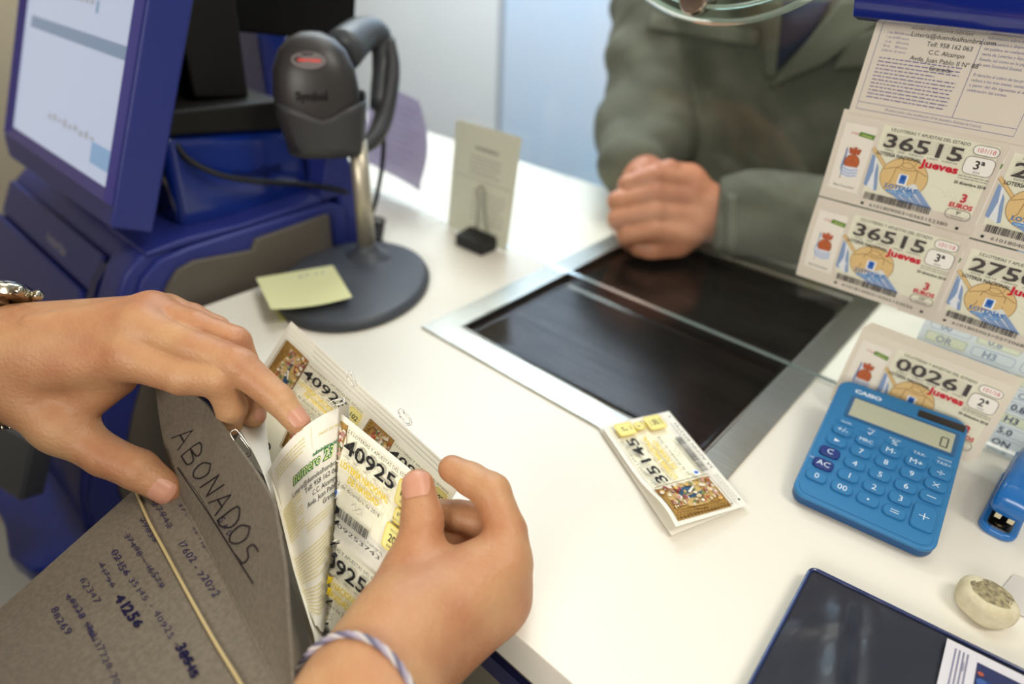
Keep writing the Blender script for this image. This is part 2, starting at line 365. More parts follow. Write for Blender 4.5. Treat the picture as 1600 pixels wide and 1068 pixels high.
def ticketN(p, num, serie, frac, code, seed=1):
    p.rect(31, 4, 66, 46, (250, 246, 222))
    for i in range(12): p.line([(34+i*5, 50-(i*7) % 23), (40+i*5, 30-(i*5) % 17), (46+i*4.4, 44-(i*3) % 19)], .22, (240, 228, 168))
    picture(p, 2.5, 3.5, 28, 46, seed)
    headline(p, 32, 6, 62); p.text(num, 32, 17, 8.2, K, wd=47, bold=.018)
    for i in range(5): p.line([(32+9.4*i+q*.9, 12+1.6*math.sin(q*1.2+i)) for q in range(0, 10)], .16, GREY)
    for i, t in enumerate(('CUATRO', 'CERO', 'NUEVE', 'DOS', 'CINCO')): p.text(t, 33+9.4*i, 19.6, 1.0, K)
    p.text('LOTERÍA NACIONAL', 33, 25.5, 3.6, YEL, wd=45, bold=.03); p.text('DE NAVIDAD', 42, 31, 3.6, YEL, wd=29, bold=.03)
    p.text('22 de diciembre de 2018', 33, 36, 2.2, K, wd=41)
    p.poly(rrect(5, 5, .8, 3, 31.5, 39), (240, 244, 250)); p.ell(34, 41.6, 1.5, 1.7, (60, 110, 196), 14)
    p.line([(50, 41), (53, 38.5), (55, 42), (57, 39), (60, 41.5), (56, 43)], .25, GREY); p.line([(52, 43), (59, 38.6), (61, 42.5)], .2, GREY)
    p.bars(33, 46.5, 36, 5.5, K, seed)
    bottle(p, 82, 7, 13, 15); p.text(serie, 88.5, 16, 4.4, K, 'c', bold=.02); p.text('SERIE', 88.5, 19.8, 1.3, K, 'c')
    bottle(p, 84.5, 23, 8, 9); p.text(frac, 88.5, 27.5, 2.4, K, 'c', bold=.01); p.text('FRACCIÓN', 88.5, 30.6, 1.1, K, 'c')
    bottle(p, 81, 33.5, 15, 15); p.text('PRECIO', 88.5, 37.5, 1.3, K, 'c'); p.text('20', 88.5, 43.5, 4.4, K, 'c', bold=.02); p.text('EUROS', 88.5, 46.8, 1.4, K, 'c', bold=.02)
    p.rect(3, 55.2, 1.6, 1.6, K); p.text(code, 33, 57, 2.4, K, wd=50); p.rect(90, 55.2, 1.6, 1.6, K)
    p.para(4, 52, 24, 3, 1.6, .7, GREY, seed); p.text('EL NÚM PRECIO', 70, 53, 1.3, K, wd=14)
def ticketJ(p, num, serie, frac, code, seed=2, words='TRES   SEIS   CINCO   UNO   CINCO'):
    p.rect(28, 5, 68, 47, (236, 234, 212))
    R = random.Random(seed)
    for i in range(16):
        x = 30+R.random()*60; y = 8+R.random()*38; p.line([(x, y), (min(95, x+6), y+R.uniform(-3, 3)), (min(95, x+11), max(6, y+R.uniform(-2, 6)))], .18, (205, 210, 182))
    p.rect(4, 8, 21, 46, (240, 234, 222))
    # green sponsor ribbon
    p.text('Juega', 9, 14.6, 1.8, (196, 96, 100), slant=.3); p.poly([(15, 12.4), (25, 13.2), (24.6, 16.4), (14, 15.4)], (104, 142, 70)); p.line([(16.5, 14.3), (23.2, 15)], .6, (196, 204, 120))
    # crest: crown, ball, striped flag
    p.poly([(9.5, 25), (12.4, 25), (12.6, 41), (10.5, 45), (8.6, 38)], (232, 236, 244)); p.poly([(9.5, 25), (10.6, 25), (10.6, 44), (8.6, 38)], BLU); p.line([(9.4, 24), (10.5, 46)], .5, (120, 90, 120))
    p.ell(15.2, 33.5, 4.9, 5.3, (192, 104, 62), 22); p.ring(15.2, 33.5, 4.9, 5.3, .35, (120, 60, 60)); p.line([(11, 35), (15, 33), (19.6, 34.5)], .25, (140, 70, 40)); p.line([(15, 33), (15.6, 28.6)], .25, (140, 70, 40))
    p.poly([(11.8, 28), (11, 23.6), (13.4, 25), (15.2, 22.6), (17, 25), (19.4, 23.8), (18.6, 28)], (190, 96, 60)); p.ring(15.2, 25.4, 3.2, 2.2, .3, (150, 70, 50), 12)
    p.poly([(10, 37), (20.4, 36.5), (21, 42.6), (15, 44.6), (10.5, 43)], (228, 232, 242))
    for k in range(3): p.line([(10.2, 38.2+2*k), (15, 39.4+2*k), (20.8, 37.9+2*k)], .7, BLU)
    p.text('Real Sociedad', 14.6, 51.5, 1.5, K, 'c', wd=14)
    # flag and ball
    p.poly([(27.5, 26), (31, 27), (34, 42), (35, 49), (28, 46.5)], (233, 236, 240)); p.poly([(26.8, 25), (29, 26), (30.6, 36), (29.4, 47), (27, 46)], BLU); p.poly([(31.2, 30), (33, 33), (36.5, 48), (34.6, 49), (32, 38)], BLU)
    p.line([(26, 21), (40, 34)], 1.8, TAN); p.line([(25.4, 21.9), (39.3, 34.8)], .25, BRN); p.line([(26.7, 20.2), (40.6, 33.3)], .25, BRN)
    p.ell(50, 36, 14.5, 13, TAN, 40); p.ring(50, 36, 14.5, 13, .35, BRN, 40)
    for a in ((36.5, 33, 44, 30, 50, 31), (50, 31, 57, 29.5, 63, 32), (44, 30, 43, 40, 40, 46), (57, 30, 58, 40, 55, 47.5), (46, 23.6, 47, 27, 44.5, 30.5), (55, 24.2, 54, 28, 57, 30)): p.line([(a[0], a[1]), (a[2], a[3]), (a[4], a[5])], .4, BRN)
    p.ring(50, 27.6, 3.4, 1.9, .35, BRN, 14)
    p.poly([(42, 47), (58, 38), (74, 52), (60, 51.5)], (226, 228, 228))
    for k in range(4): p.poly([(43+5*k, 46.5-1.4*k), (46+5*k, 45-1.4*k), (58+5*k, 51.8), (53+5*k, 51.8)], BLU)
    p.poly(rrect(6, 7.5, .8, 3, 47, 33.5), (246, 248, 252)); p.poly(rrect(4, 6, .5, 3, 48, 34), (70, 120, 196)); p.ell(50, 36.4, 1.4, 1.8, (40, 90, 176), 12)
    p.text('LOTERÍAS', 50.5, 44.4, 2.8, (52, 120, 190), 'c', wd=20, bold=.03); p.poly(rrect(17, 2.2, 1, 3, 42, 45.3), (84, 146, 204)); p.text('CON EL DEPORTE', 50.5, 47, 1.1, (235, 240, 250), 'c', wd=15)
    headline(p, 33, 8, 47); p.text(num, 30.5, 18.6, 8.4, (62, 58, 60), wd=48, bold=.02)
    for k in range(7): p.line([(31, 9.8+1.3*k), (46, 10.6+1.3*k), (62, 9.6+1.3*k), (78, 10.4+1.3*k)], .14, (150, 140, 130))
    p.text(words, 33, 20.6, 1.0, K, wd=44)
    p.text('LOTERÍA NACIONAL', 29, 24.2, 2.3, K, wd=28, bold=.02); p.text('Jueves', 57.5, 26, 4.6, RED, wd=21.5, bold=.04)
    p.poly(rrect(14, 5.8, 2.9, 5, 82.5, 6.2), (246, 242, 234)); p.rring(82.5, 6.2, 14, 5.8, 2.8, .3, K); p.text('101/18', 89.5, 10.4, 2.7, (206, 50, 66), 'c', wd=10.5)
    p.poly(rrect(16.5, 11, 3.2, 4, 80.5, 13.4), (246, 242, 234)); p.rring(80.5, 13.4, 16.5, 11, 3.2, .3, K); p.text(serie, 88.7, 20.8, 5.2, K, 'c', bold=.02); p.text('SERIE', 88.7, 23.4, 1.3, GREY, 'c')
    p.para(80, 26, 17, 2, 1.5, .7, GREY, seed); p.text('20 diciembre 2018', 79, 31.6, 1.8, K, wd=18, bold=.02)
    p.text('3', 88, 42.4, 5.2, (200, 70, 78), 'c', bold=.04); p.text('EUROS', 88, 46.6, 2.9, (206, 64, 74), 'c', wd=13.5, bold=.04)
    p.rring(81, 47.6, 14.5, 6.4, 3, .3, K); p.text(frac, 88.2, 51, 2.5, K, 'c'); p.text('FRACCIÓN', 88.2, 53, 1.0, GREY, 'c')
    p.bars(30, 50.5, 42, 5, (70, 66, 66), seed)
    p.rect(29.5, 58, 1.8, 1.8, K); p.text(code, 35, 59.9, 2.2, (70, 66, 66), wd=50); p.rect(90, 58.6, 1.8, 1.8, K)
def ticketBack(p, tint=(120, 112, 160), seed=4):
    p.line([(4, -8), (4, 53), (96, 53), (96, -8)], .4, tint); p.line([(4, 48.5), (96, 48.5)], .3, tint); p.line([(61, 3), (61, 48.5)], .35, tint)
    p.text('RESUMEN DE PREMIOS POR CADA SERIE', 21, 2.2, 1.3, GREY, wd=34)
    for i in range(5): p.text(('1 de 300.000 euros', '1 de 60.000 euros', '12 de     600 euros', '90 de     300 euros', '6.000 de  60 euros')[i], 8, 6+2.6*i, 1.3, tint)
    p.para(8, 20, 48, 12, 2.2, 1.0, tint, seed)
    for i, t in enumerate(('Información sobre el sorteo', 'se encuentra a disposición', 'del público en cualquier punto de', 'venta de Loterías y Apuestas del', 'Estado, así como en la página web', 'de esta Sociedad Estatal.', '', 'El derecho al cobro de los premios', 'caduca a los tres meses, contados', 'a partir del día siguiente al de la', 'celebración del sorteo.')):
        if t: p.text(t, 63, 3+2.9*i, 1.6, tint, wd=len(t)*.92)
    p.text('(Próximo sorteo, salvo modificación: 27 de diciembre, Décimos de 3 euros)', 22, 51.3, 1.4, tint, wd=56)
    for i, t in enumerate(('Lotería@duendealhambra.com', 'Telf: 958 162 063', 'C.C. Alcampo', 'Avda. Juan Pablo II Nº 88', 'Granada.')):
        p.text(t, 45, 6+4.4*i, 2.5, K, 'c', wd=(46, 25, 20, 38, 13)[i])
def make_ticket(name, warp, draw, label, group=None, W_=100, H_=62, nu=20, nv=12, parent=None, paper=None, cat='lottery ticket', th=.0002):
    p = Pr(warp); p.sheet(warp, W_, H_, nu, nv, paper or PAPER, th); draw(p)
    o = p.obj(name, parent)
    if parent is None: tag(o, label, cat, group)
    return o

# ---- tickets hanging on the screen
HP = paper2('hanging_ticket_paper', (244, 236, 224), .35)
GYT = .4985
exh = A3(1, 0, 0)
def hang(x, z, th, dx, draw, label, H_=62, y=GYT, bow=0.0, W_=99.5):
    w = flat((x, y, z), (1, 0, 0), (dx, 0, -1), bend=lambda a, b: bow*math.sin(math.pi*b/H_))
    return make_ticket('lottery_ticket', w, draw, label, 'lottery tickets hanging on the screen', W_, H_, 12, 10, paper=HP)
k = .1016
for c_ in range(2):
    x = -.1325+.0755*c_; num = ('36515', '27506')[c_]; cd = (('6101809003>0365152380', '6101810003>0365152026'), ('6101804003>0275062291', '6101805003>0275068807'))[c_]; fr_ = (('9ª', '10ª'), ('4ª', '5ª'))[c_]; wd_ = ('TRES   SEIS   CINCO   UNO   CINCO', 'DOS   SIETE   CINCO   CERO   SEIS')[c_]
    lb = ('cream paper ticket 36515 on the glass, upper of the two ending in 515', 'cream paper ticket 36515 on the glass, lower of the two ending in 515') if c_ == 0 else ('cream paper ticket cut off by the right frame edge, level with the upper 36515 ticket', 'cream paper ticket beginning 2750 at the right edge, beside the lower 36515 ticket')
    hang(x, .214-.002*c_, 0, .02, lambda p: ticketJ(p, num, '3ª', fr_[0], cd[0], 5+c_, wd_), lb[0], y=GYT-.001*(1-c_)+.0012*c_)
    hang(x+.0013, .1508-.002*c_, 0, .02, lambda p: ticketJ(p, num, '3ª', fr_[1], cd[1], 7+c_, wd_), lb[1], y=GYT-.001*(1-c_)+.0012*c_, H_=64, bow=.003)
w_ = flat((-.1290, .4965, .273), (1, 0, .0), (.0, 0, -1))
def _bk(p): p.oy = 4; ticketBack(p)
make_ticket('lottery_ticket', w_, _bk, 'ticket showing its violet-printed back and a shop address, hanging under the blue rail', 'lottery tickets hanging on the screen', 103, 61, 12, 8, paper=HP)
w_ = flat((-.0245, .4975, .273), (1, 0, .0), (.0, 0, -1))
def _up(p): p.oy = -4; ticketJ(p, '27506', '3ª', '3ª', '6101803003>0275067714', 9)
make_ticket('lottery_ticket', w_, lambda p: (p.rect(1, 48, 97, 4, BLU), p.text('VALIDO HASTA', 6, 57, 2, K)), 'sliver of a ticket at the right frame edge just under the blue rail', 'lottery tickets hanging on the screen', 99, 57, 8, 6, paper=HP)
# rail
m_rail = mat('blue_rail_plastic', (22, 40, 128), rough=.16, spec=.6, coat=.4)
g = M(); rc = A3(0, .483, .2885)
prof = [(-.016, .006), (-.013, .014), (-.004, .019), (.006, .019), (.014, .014), (.0165, .004), (.0165, -.010), (.012, -.0175), (.002, -.019), (-.010, -.0165), (-.0155, -.008)]
g.prism(prof, -.1385, .16, m_rail, lambda a, b, t: A3(t, rc[1]+a*.95, rc[2]+b))
rail = g.obj('ticket_rail', None, smooth=True, bevel=.001); tag(rail, 'glossy dark blue plastic rail across the top right that grips the hanging tickets', 'rail')

# ---- notice sheet on the far face of the glass
g = Pr(flat((-.036, .5115, .088), (1, 0, 0), (0, 0, -1))); g.sheet(g.w, 190, 84, 8, 4, paper2('notice_paper', (250, 251, 254), .5), .0002)
NB = (168, 176, 200)
for j in range(8):
    y = 6+j*10.2
    for i in range(6):
        x = 4+i*30; 
        if (i+j) % 3 == 1: g.rect(x, y-1.5, 27, 8.6, (250, 248, 226))
        g.rring(x+.5, y-1, 26, 7.4, 2, .35, (168, 176, 206))
        g.text(('00', 'OR', '0.8', 'H3', '5.0', 'ON')[(i*2+j) % 6], x+7, y+5.4, 5.0, (84, 90, 120) if j > 3 else NB, bold=.03)
tag(g.obj('printed_sheet'), 'white sheet of rounded boxes with blue-grey characters behind the glass beyond the calculator', 'paper sheet')

# ---- ticket 35145 on the desk (folded in two, upper leaf lifting)
TL_, TR_, BR_, BL_ = P(1055, 826, .009), P(939, 669, .003), P(1045, 643, .003), P(1168, 790, .003)
def deskw(lift):
    def w(x, y, h):
        u = x/100; v = y/62; p = TL_*(1-u)*(1-v)+TR_*u*(1-v)+BR_*u*v+BL_*(1-u)*v; q = p.copy()
        q[2] = .0036 + h + lift*(1-v)*(.0075*math.exp(-((u-.12)/.22)**2)+.002)
        return q
    return w
dt = thing('lottery_ticket', P(1050, 730, 0), 'folded ticket numbered 35145 lying alone on the corner of the steel tray frame', 'lottery ticket')
p = Pr(deskw(1)); p.sheet(p.w, 100, 62, 24, 14, PAPER, .0002); ticketN(p, '35145', '1ª', '6ª', '3A ADMN 8253743', 3); p.obj('front_leaf', dt)
p = Pr(lambda x, y, h: deskw(0)(x, y, h)+A3(-.0010, -.0004, -.0008)); p.sheet(p.w, 100, 62, 10, 6, PAPER, .0002); p.obj('back_leaf', dt)
# ---- wad of tickets behind the calculator
a = P(1348, 512, .066); b = P(1572, 598, .066); ex = nrm(b-a); wb = nrm(A3(ex[1]*.0, -.30, -1)-ex*np.dot(A3(0, -.30, -1), ex))
for i in range(5):
    off = A3(.001*i-.001, .0016*i, .0010*i) if i else A3(0, 0, 0)
    sl = thing
    w_ = flat(a+off, ex, wb)
    lb = ['ticket numbered 00261 standing at the front of the wad behind the calculator', 'second ticket edge in the wad behind the calculator, directly behind 00261', 'third ticket edge in the wad behind 00261', 'fourth ticket edge in the wad behind 00261', 'rearmost ticket edge in the wad behind 00261'][i]
    make_ticket('lottery_ticket', w_, (lambda p: ticketJ(p, '00261', '2ª', '7ª', '6101807003>0002610044', 11, 'CERO   CERO   DOS   SEIS   UNO')) if i == 0 else (lambda p: None), lb, 'tickets in the wad behind the calculator', 99, 62, 6, 4, paper=mat('wad_paper', (230, 222, 206), rough=.6), th=.0005)
# ================================================================ calculator
m_cal = mat('calculator_blue', (38, 116, 170), rough=.42, spec=.5, coat=.1); m_cal2 = mat('calculator_blue_dark', (26, 92, 150), rough=.4); m_navy = mat('calculator_navy_key', (24, 50, 120), rough=.4); m_leg = mat('key_legend_white', (222, 232, 240), rough=.6)
O_ = A3(-.053, .3489, .010); cex, cey, cen = A3(.9939, .11, 0), A3(-.1072, .9683, .2256), A3(.0248, -.2242, .9742)
cf = lambda x, y, z: O_ + cex*x*.001 + cey*y*.001 + cen*z*.001
calc = thing('calculator', cf(42, 55, -9), 'blue pocket calculator with its display end propped on the wad of tickets', 'calculator')
CWI, CLE = 83, 116
g = M(); g.prism(rrect(CWI, CLE, 9, 8), -9.5, -2.2, mat('calculator_base_blue', (26, 78, 130), rough=.45), cf); g.obj('base', calc, bevel=.001, bseg=2)
g = M(); g.prism(rrect(CWI+.6, CLE+.6, 9.2, 8, -.3, -.3), -3.2, 0, m_cal, cf); body = g.obj('face', calc, bevel=.0012, bseg=3)
g = M(); g.prism(rrect(CWI-5, CLE-5, 7, 8, 2.5, 2.5), 0, .5, m_cal, cf); g.obj('face_plate', calc, bevel=.0004, bseg=2)
# display window
g = M(); g.prism([(11.5, 79.5), (78.5, 79.5), (79.5, 80.5), (79.5, 100.5), (78.5, 101.5), (11.5, 101.5), (10.5, 100.5), (10.5, 80.5)], .5, 1.1, mat('display_bezel', (40, 92, 138), rough=.2, spec=.8), cf); disp = g.obj('display', calc)
p = Pr(lambda x, y, h: cf(x, y, 1.12+h*1000)); p.rect(13, 81.5, 64, 18, (178, 180, 158))
# seven-segment zero (with the reading direction of the calculator)
def seg0(x, y, w, h, t):
    for q in ([(x, y), (x+w, y)], [(x+w, y), (x+w, y+h)], [(x+w, y+h), (x, y+h)], [(x, y+h), (x, y)]): p.line(q, t, (70, 74, 66))
seg0(70, 84.5, 4, 8.5, .9); p.mats[-1]; p.obj('display_glass', disp)
g = M(); g.prism(rrect(29, 6.5, .8, 2, 52.5, 104.6), .5, .9, mat('solar_cell', (40, 34, 32), rough=.15, spec=.9), cf); sc_ = g.obj('solar_panel', calc); sc_['label'] = 'dark solar cell strip above the display'
class PrC(Pr):
    pass
def ctext(par, t, x, y, z, h, rgb, bold=.01, wd=None, name='lettering'):
    q = Pr(lambda a, b, hh: cf(x+a, y-b, z+hh*1000)); q.text(t, 0, h/2, h, rgb, 'c', bold, wd); return q
LG = (214, 228, 240)
q = ctext(calc, 'CASIO', 20, 107.5, .52, 3.4, LG, .05, 18); q.obj('maker_lettering', calc)
keys = [('NUMS', 13.8, 73.7, 0), ('+/-', 13.5, 64.8, 1), ('>', 12.9, 53.5, 1), ('C', 11.7, 42, 2), ('AC', 10.9, 30, 2), ('0', 10.1, 18.3, 1), ('√', 29.8, 72.6, 0), ('MRC', 29, 63.3, 1), ('7', 28.5, 52.5, 1), ('4', 27.8, 40.6, 1), ('1', 27, 29, 1), ('00', 26.1, 17.6, 1),
        ('%', 45.2, 72, 0), ('M-', 44.6, 63, 1), ('8', 44.1, 51.7, 1), ('5', 43.3, 40, 1), ('2', 42.6, 28.2, 1), ('.', 41.8, 17, 1), ('TAX-', 60.8, 71, 0), ('M+', 60, 61.8, 1), ('9', 59.6, 50.8, 1), ('6', 58.8, 39.2, 1), ('3', 58, 28, 1), ('=', 57.3, 16.4, 1),
        ('TAX+', 75, 70.3, 0), ('÷', 74.7, 60.6, 1), ('×', 74, 49.6, 1), ('-', 73.4, 38.8, 1), ('+', 72.6, 21.8, 3)]
for t, x, y, kd in keys:
    w, h = {0: (13, 4.6), 1: (13, 8.2), 2: (13, 8.4), 3: (13, 20)}[kd]; top = {0: 1.0, 1: 2.3, 2: 2.3, 3: 2.3}[kd]
    g = Pr(lambda a, b, hh: cf(x+a, y-b, top+hh*1000)); out = rrect(w, h, min(3, h/2-.1), 5, x-w/2, y-h/2)
    n = len(out); V = [cf(a, b, .4) for a, b in out] + [cf(x+(a-x)*.985, y+(b-y)*.97, top-.5) for a, b in out] + [cf(x+(a-x)*.92, y+(b-y)*.88, top) for a, b in out]
    g.add(V, [tuple(range(2*n, 3*n))] + [(r*n+i, r*n+(i+1) % n, (r+1)*n+(i+1) % n, (r+1)*n+i) for r in (0, 1) for i in range(n)], m_navy if kd == 2 else m_cal)
    hh = {'NUMS': 1.7, 'MRC': 2.9, 'TAX-': 2.3, 'TAX+': 2.3, '+': 6, '-': 4, '=': 5, '.': 5, '×': 4.2, '÷': 4.2}.get(t, 4.2)
    if t == '>': g.poly([(-1.6, -1.4), (-1.6, 1.4), (2, 0)], LG)
    elif t == '-': g.line([(-2.6, 0), (2.6, 0)], .5, LG)
    elif t == '+': g.line([(-2.8, 0), (2.8, 0)], .5, LG); g.line([(0, -2.6), (0, 2.6)], .5, LG)
    elif t == '=': g.line([(-2.4, -.9), (2.4, -.9)], .45, LG); g.line([(-2.4, .9), (2.4, .9)], .45, LG)
    elif t == '.': g.ell(0, 0, .7, .7, LG, 10)
    elif t == '×': g.line([(-1.8, -1.6), (1.8, 1.6)], .45, LG); g.line([(-1.8, 1.6), (1.8, -1.6)], .45, LG)
    elif t == '÷': g.line([(-2.2, 0), (2.2, 0)], .45, LG); g.ell(0, -1.5, .45, .45, LG, 8); g.ell(0, 1.5, .45, .45, LG, 8)
    else: g.text(t, 0, hh/2, hh, LG, 'c', .0)
    o = g.obj('key', calc)
    if kd == 2: o['label'] = 'navy blue key'
for t, x, y in (('ON', 2.8, 33), ('EXCH', 29.8, 76.3), ('RATE SET', 45, 75.5), ('TAX RATE', 75, 74.3)): ctext(calc, t, x, y, .52, 1.2, LG).obj('small_lettering', calc)

# ================================================================ stapler
m_st = mat('stapler_blue', (26, 108, 184), rough=.25, spec=.6, coat=.3)
so = A3(.0545, .412, 0); sy = nrm(A3(.06, 1, 0)); sx = A3(sy[1], -sy[0], 0); sf = lambda x, y, z: so + sx*x*.001 + sy*y*.001 + A3(0, 0, z*.001)
stp = thing('stapler', so+sy*.03, 'small glossy blue stapler standing beside the calculator with its jaw toward the camera', 'stapler')
def loft(m, secs, mt, fr, n=16, cap=True):
    "secs: (y, z centre, half width, half height)"
    V = []
    for y, zc, hw, hh in secs:
        for k in range(n):
            a = 2*math.pi*k/n; c_, s_ = math.cos(a), math.sin(a); e = .62
            V.append(fr(hw*math.copysign(abs(c_)**e, c_), y, zc+hh*math.copysign(abs(s_)**e, s_)))
    Fc = [(i*n+k, i*n+(k+1) % n, (i+1)*n+(k+1) % n, (i+1)*n+k) for i in range(len(secs)-1) for k in range(n)]
    if cap: Fc += [tuple(range(n))[::-1], tuple(range((len(secs)-1)*n, len(secs)*n))]
    m.add(V, Fc, mt)
g = M(); g.prism([(x, y) for x, y in rrect(21, 74, 8, 8, -10.5, 0)], 0, 5, m_st, sf); g.obj('base', stp, bevel=.0015, bseg=3)
g = M(); g.prism(rrect(13, 17, 3, 4, -6.5, 3), 5.0, 6.2, mat('staple_steel', (150, 140, 125), rough=.2, metal=1), sf); g.prism(rrect(5, 8, 1.5, 3, -2.5, 6), 6.2, 7, mat('anvil_dark', (90, 84, 76), rough=.3, metal=1), sf); g.obj('anvil', stp)
g = M(); loft(g, [(4, 20, 8.5, 4.5), (6, 22, 10, 7.0), (16, 26.5, 10.6, 7.6), (34, 29, 10.4, 8), (52, 28, 9.8, 8), (70, 22, 9, 8), (77, 18, 7, 6)], m_st, sf, 24); g.obj('handle', stp, smooth=True)
g = M(); g.box((-6.5, 7, 13.5), (6.5, 72, 19), mat('staple_channel', (50, 52, 58), rough=.3, metal=.8), sf); g.obj('magazine', stp, bevel=.0005)
for s_ in (-1, 1):
    g = M(); g.box((s_*3.4-1.7, 4.5, 11.5), (s_*3.4+1.7, 7.2, 17.5), mat('ivory_guide', (212, 202, 170), rough=.4), sf); g.obj('jaw_guide', stp, bevel=.0003)
g = M(); g.box((-9.8, 58, 4.6), (9.8, 76, 20), m_st, sf); g.obj('hinge', stp, bevel=.001)
p = Pr(lambda x, y, h: sf(x, y, 37.25-.0035*(y-34)**2*.2+h*1000)); p.line([(-5, 44), (5, 36)], .5, (190, 205, 225)); p.line([(-6, 41), (3, 33)], .4, (190, 205, 225)); p.obj('scratch_mark', stp)
# ================================================================ eraser
ec = P(1539, 942, .007)
def er(u, v):
    a = 2*math.pi*u
    c_, s_ = math.cos(a), math.sin(a); b = math.pi*(v-.5); cb = max(0, math.cos(b))**.36; sb = math.sin(b)
    r = .0144*(1+.05*math.cos(2*a+1)+.02*math.sin(3*a)+.03*math.cos(5*a+.4)); return A3(ec[0]+r*c_*cb*1.0, ec[1]+r*s_*cb*.92, max(.0, .0080+.0080*math.copysign(abs(sb)**.8, sb)))
g = M(); NU, NV = 48, 16; m_er = mat('worn_eraser', (220, 212, 184), rough=.8, bump=.4, bscale=300, noise=.2, nscale=130, rgb2=(204, 194, 160))
g.add([er(i/NU, j/NV) for j in range(NV+1) for i in range(NU)], [(j*NU+i, j*NU+(i+1) % NU, (j+1)*NU+(i+1) % NU, (j+1)*NU+i) for j in range(NV) for i in range(NU)], m_er)
e_ = thing('eraser', (ec[0], ec[1], 0), 'worn cream eraser with a dirty grey top lying right of the calculator', 'eraser'); g.obj('rubber', e_, smooth=True)
g = M(); R = random.Random(4); m_smudge = mat('graphite_smudge', (112, 104, 84), rough=.9, noise=.5, nscale=420, rgb2=(178, 166, 128))
pts = [(.0102*math.cos(2*math.pi*k/26)*(1+.10*R.random())+.0004, .0084*math.sin(2*math.pi*k/26)*(1+.10*R.random())+.0008) for k in range(26)]
def ertop(x, y):
    rr = math.hypot(x/1.0, y/.92)/.0144; v = math.acos(min(1, rr**2.78)); return .0080+.0080*(abs(math.sin(v))**.8)+.00006
V = []; 
for f_ in (0, .35, .65, .85, 1):
    for a, b in pts: V.append((ec[0]+a*f_, ec[1]+b*f_, ertop(a*f_, b*f_)))
n = len(pts); g.add(V, [(i*n+k, i*n+(k+1) % n, (i+1)*n+(k+1) % n, (i+1)*n+k) for i in range(4) for k in range(n)], m_smudge); g.obj('smudged_top', e_, smooth=True)['label'] = 'dark graphite-stained patch on the eraser top'

# ================================================================ dark vinyl folder
m_vin = mat('navy_vinyl', (32, 34, 46), rough=.38, spec=.5, coat=.15, bump=.0)
c0 = P(1268, 886, .009); c1 = P(1650, 1072, .009); c3 = P(1168, 1075, .009)
vex = nrm(c1-c0); vey = nrm(A3(c3[0]-c0[0], c3[1]-c0[1], 0)); VW, VH = 165, 190
def vin(x, y, h):
    q = c0 + vex*x*.001 + vey*y*.001; u, v = x, y
    rip = .0016*math.exp(-((u-18-.22*v)/6)**2)*min(1, v/18) + .0011*math.exp(-((u-36-.10*v)/7)**2)*max(0, 1-v/60) - .0010*math.exp(-((u-27-.2*v)/4)**2)*min(1, v/18) + .0012*math.exp(-((v-40+.8*(u-10))/7)**2)*math.exp(-u/40) + .0005*math.sin(u*.22+v*.13)*math.exp(-u/60)
    e = min(u, VW-u, v, VH-v); rip *= 1.4*min(1, max(0, e)/8); q[2] = .0085 + rip + h; return q
vf = thing('vinyl_folder', (c0+vex*.08+vey*.09)*A3(1, 1, 0), 'dark navy shiny vinyl folder with creased cover lying in the bottom right corner', 'folder')
g = M(); g.sheet(vin, VW, VH, 110, 110, m_vin, th=.0016); g.obj('cover', vf, smooth=True)
g = M(); g.prism(rrect(VW-4, VH-4, 3, 4, 2, 2), .0005, .0072, mat('folder_inner', (40, 44, 70), rough=.5), lambda a, b, t: A3(*((c0+vex*a*.001+vey*b*.001)[:2]), t)); g.obj('pages', vf)
ed = [(0, 0), (VW, 0), (VW, VH), (0, VH)]
g = M(); r = rrect(VW, VH, 4, 4); g.tube([vin(a, b, .0004) for a, b in r], .0011, mat('vinyl_piping', (30, 44, 92), rough=.25, coat=.5), 8, closed=True); g.obj('welded_edge', vf)
# card under the pocket of the folder
ca = P(1480, 997, .0105); cb_ = P(1462, 1075, .0105); cyv = nrm(cb_-ca)
cxv = nrm(A3(vex[0], vex[1], 0)); 
def cw(x, y, h): q = ca + cxv*x*.001 + cyv*y*.001; q[2] = .0108+h; return q
p = Pr(cw); p.sheet(cw, 90, 60, 6, 6, mat('card_paper', (214, 210, 216), rough=.3, coat=.3), .0003)
for i in range(4): p.rect(4+i*1.8, 4, .8, 26, (130, 128, 150))
p.text('sorteo', 8, 10, 1.6, (110, 110, 140), rot=1.57); p.rect(14, 6, 60, 44, (46, 52, 92), (20, 16))
R = random.Random(9)
for i in range(60): p.ell(16+R.random()*56, 8+R.random()*40, R.uniform(.8, 3.5), R.uniform(.8, 2.6), R.choice([(170, 84, 60), (206, 132, 60), (40, 60, 110), (120, 60, 60), (60, 90, 150)]), 9)
tag(p.obj('picture_card'), 'white card with a dark blue and orange picture tucked on the vinyl folder', 'card')
# small white slip at the right frame edge
a = P(1583, 898, .0006)
g = M(); g.sheet(lambda x, y, h: A3(a[0]+x*.001*.9-y*.0002, a[1]+x*.0002-y*.001*.95, .0012+h+.004*(x/40)*0), 60, 34, 4, 4, mat('slip_paper', (212, 208, 202), rough=.6), .0005)
tag(g.obj('paper_slip'), 'corner of a white paper slip at the right frame edge above the eraser', 'paper slip')

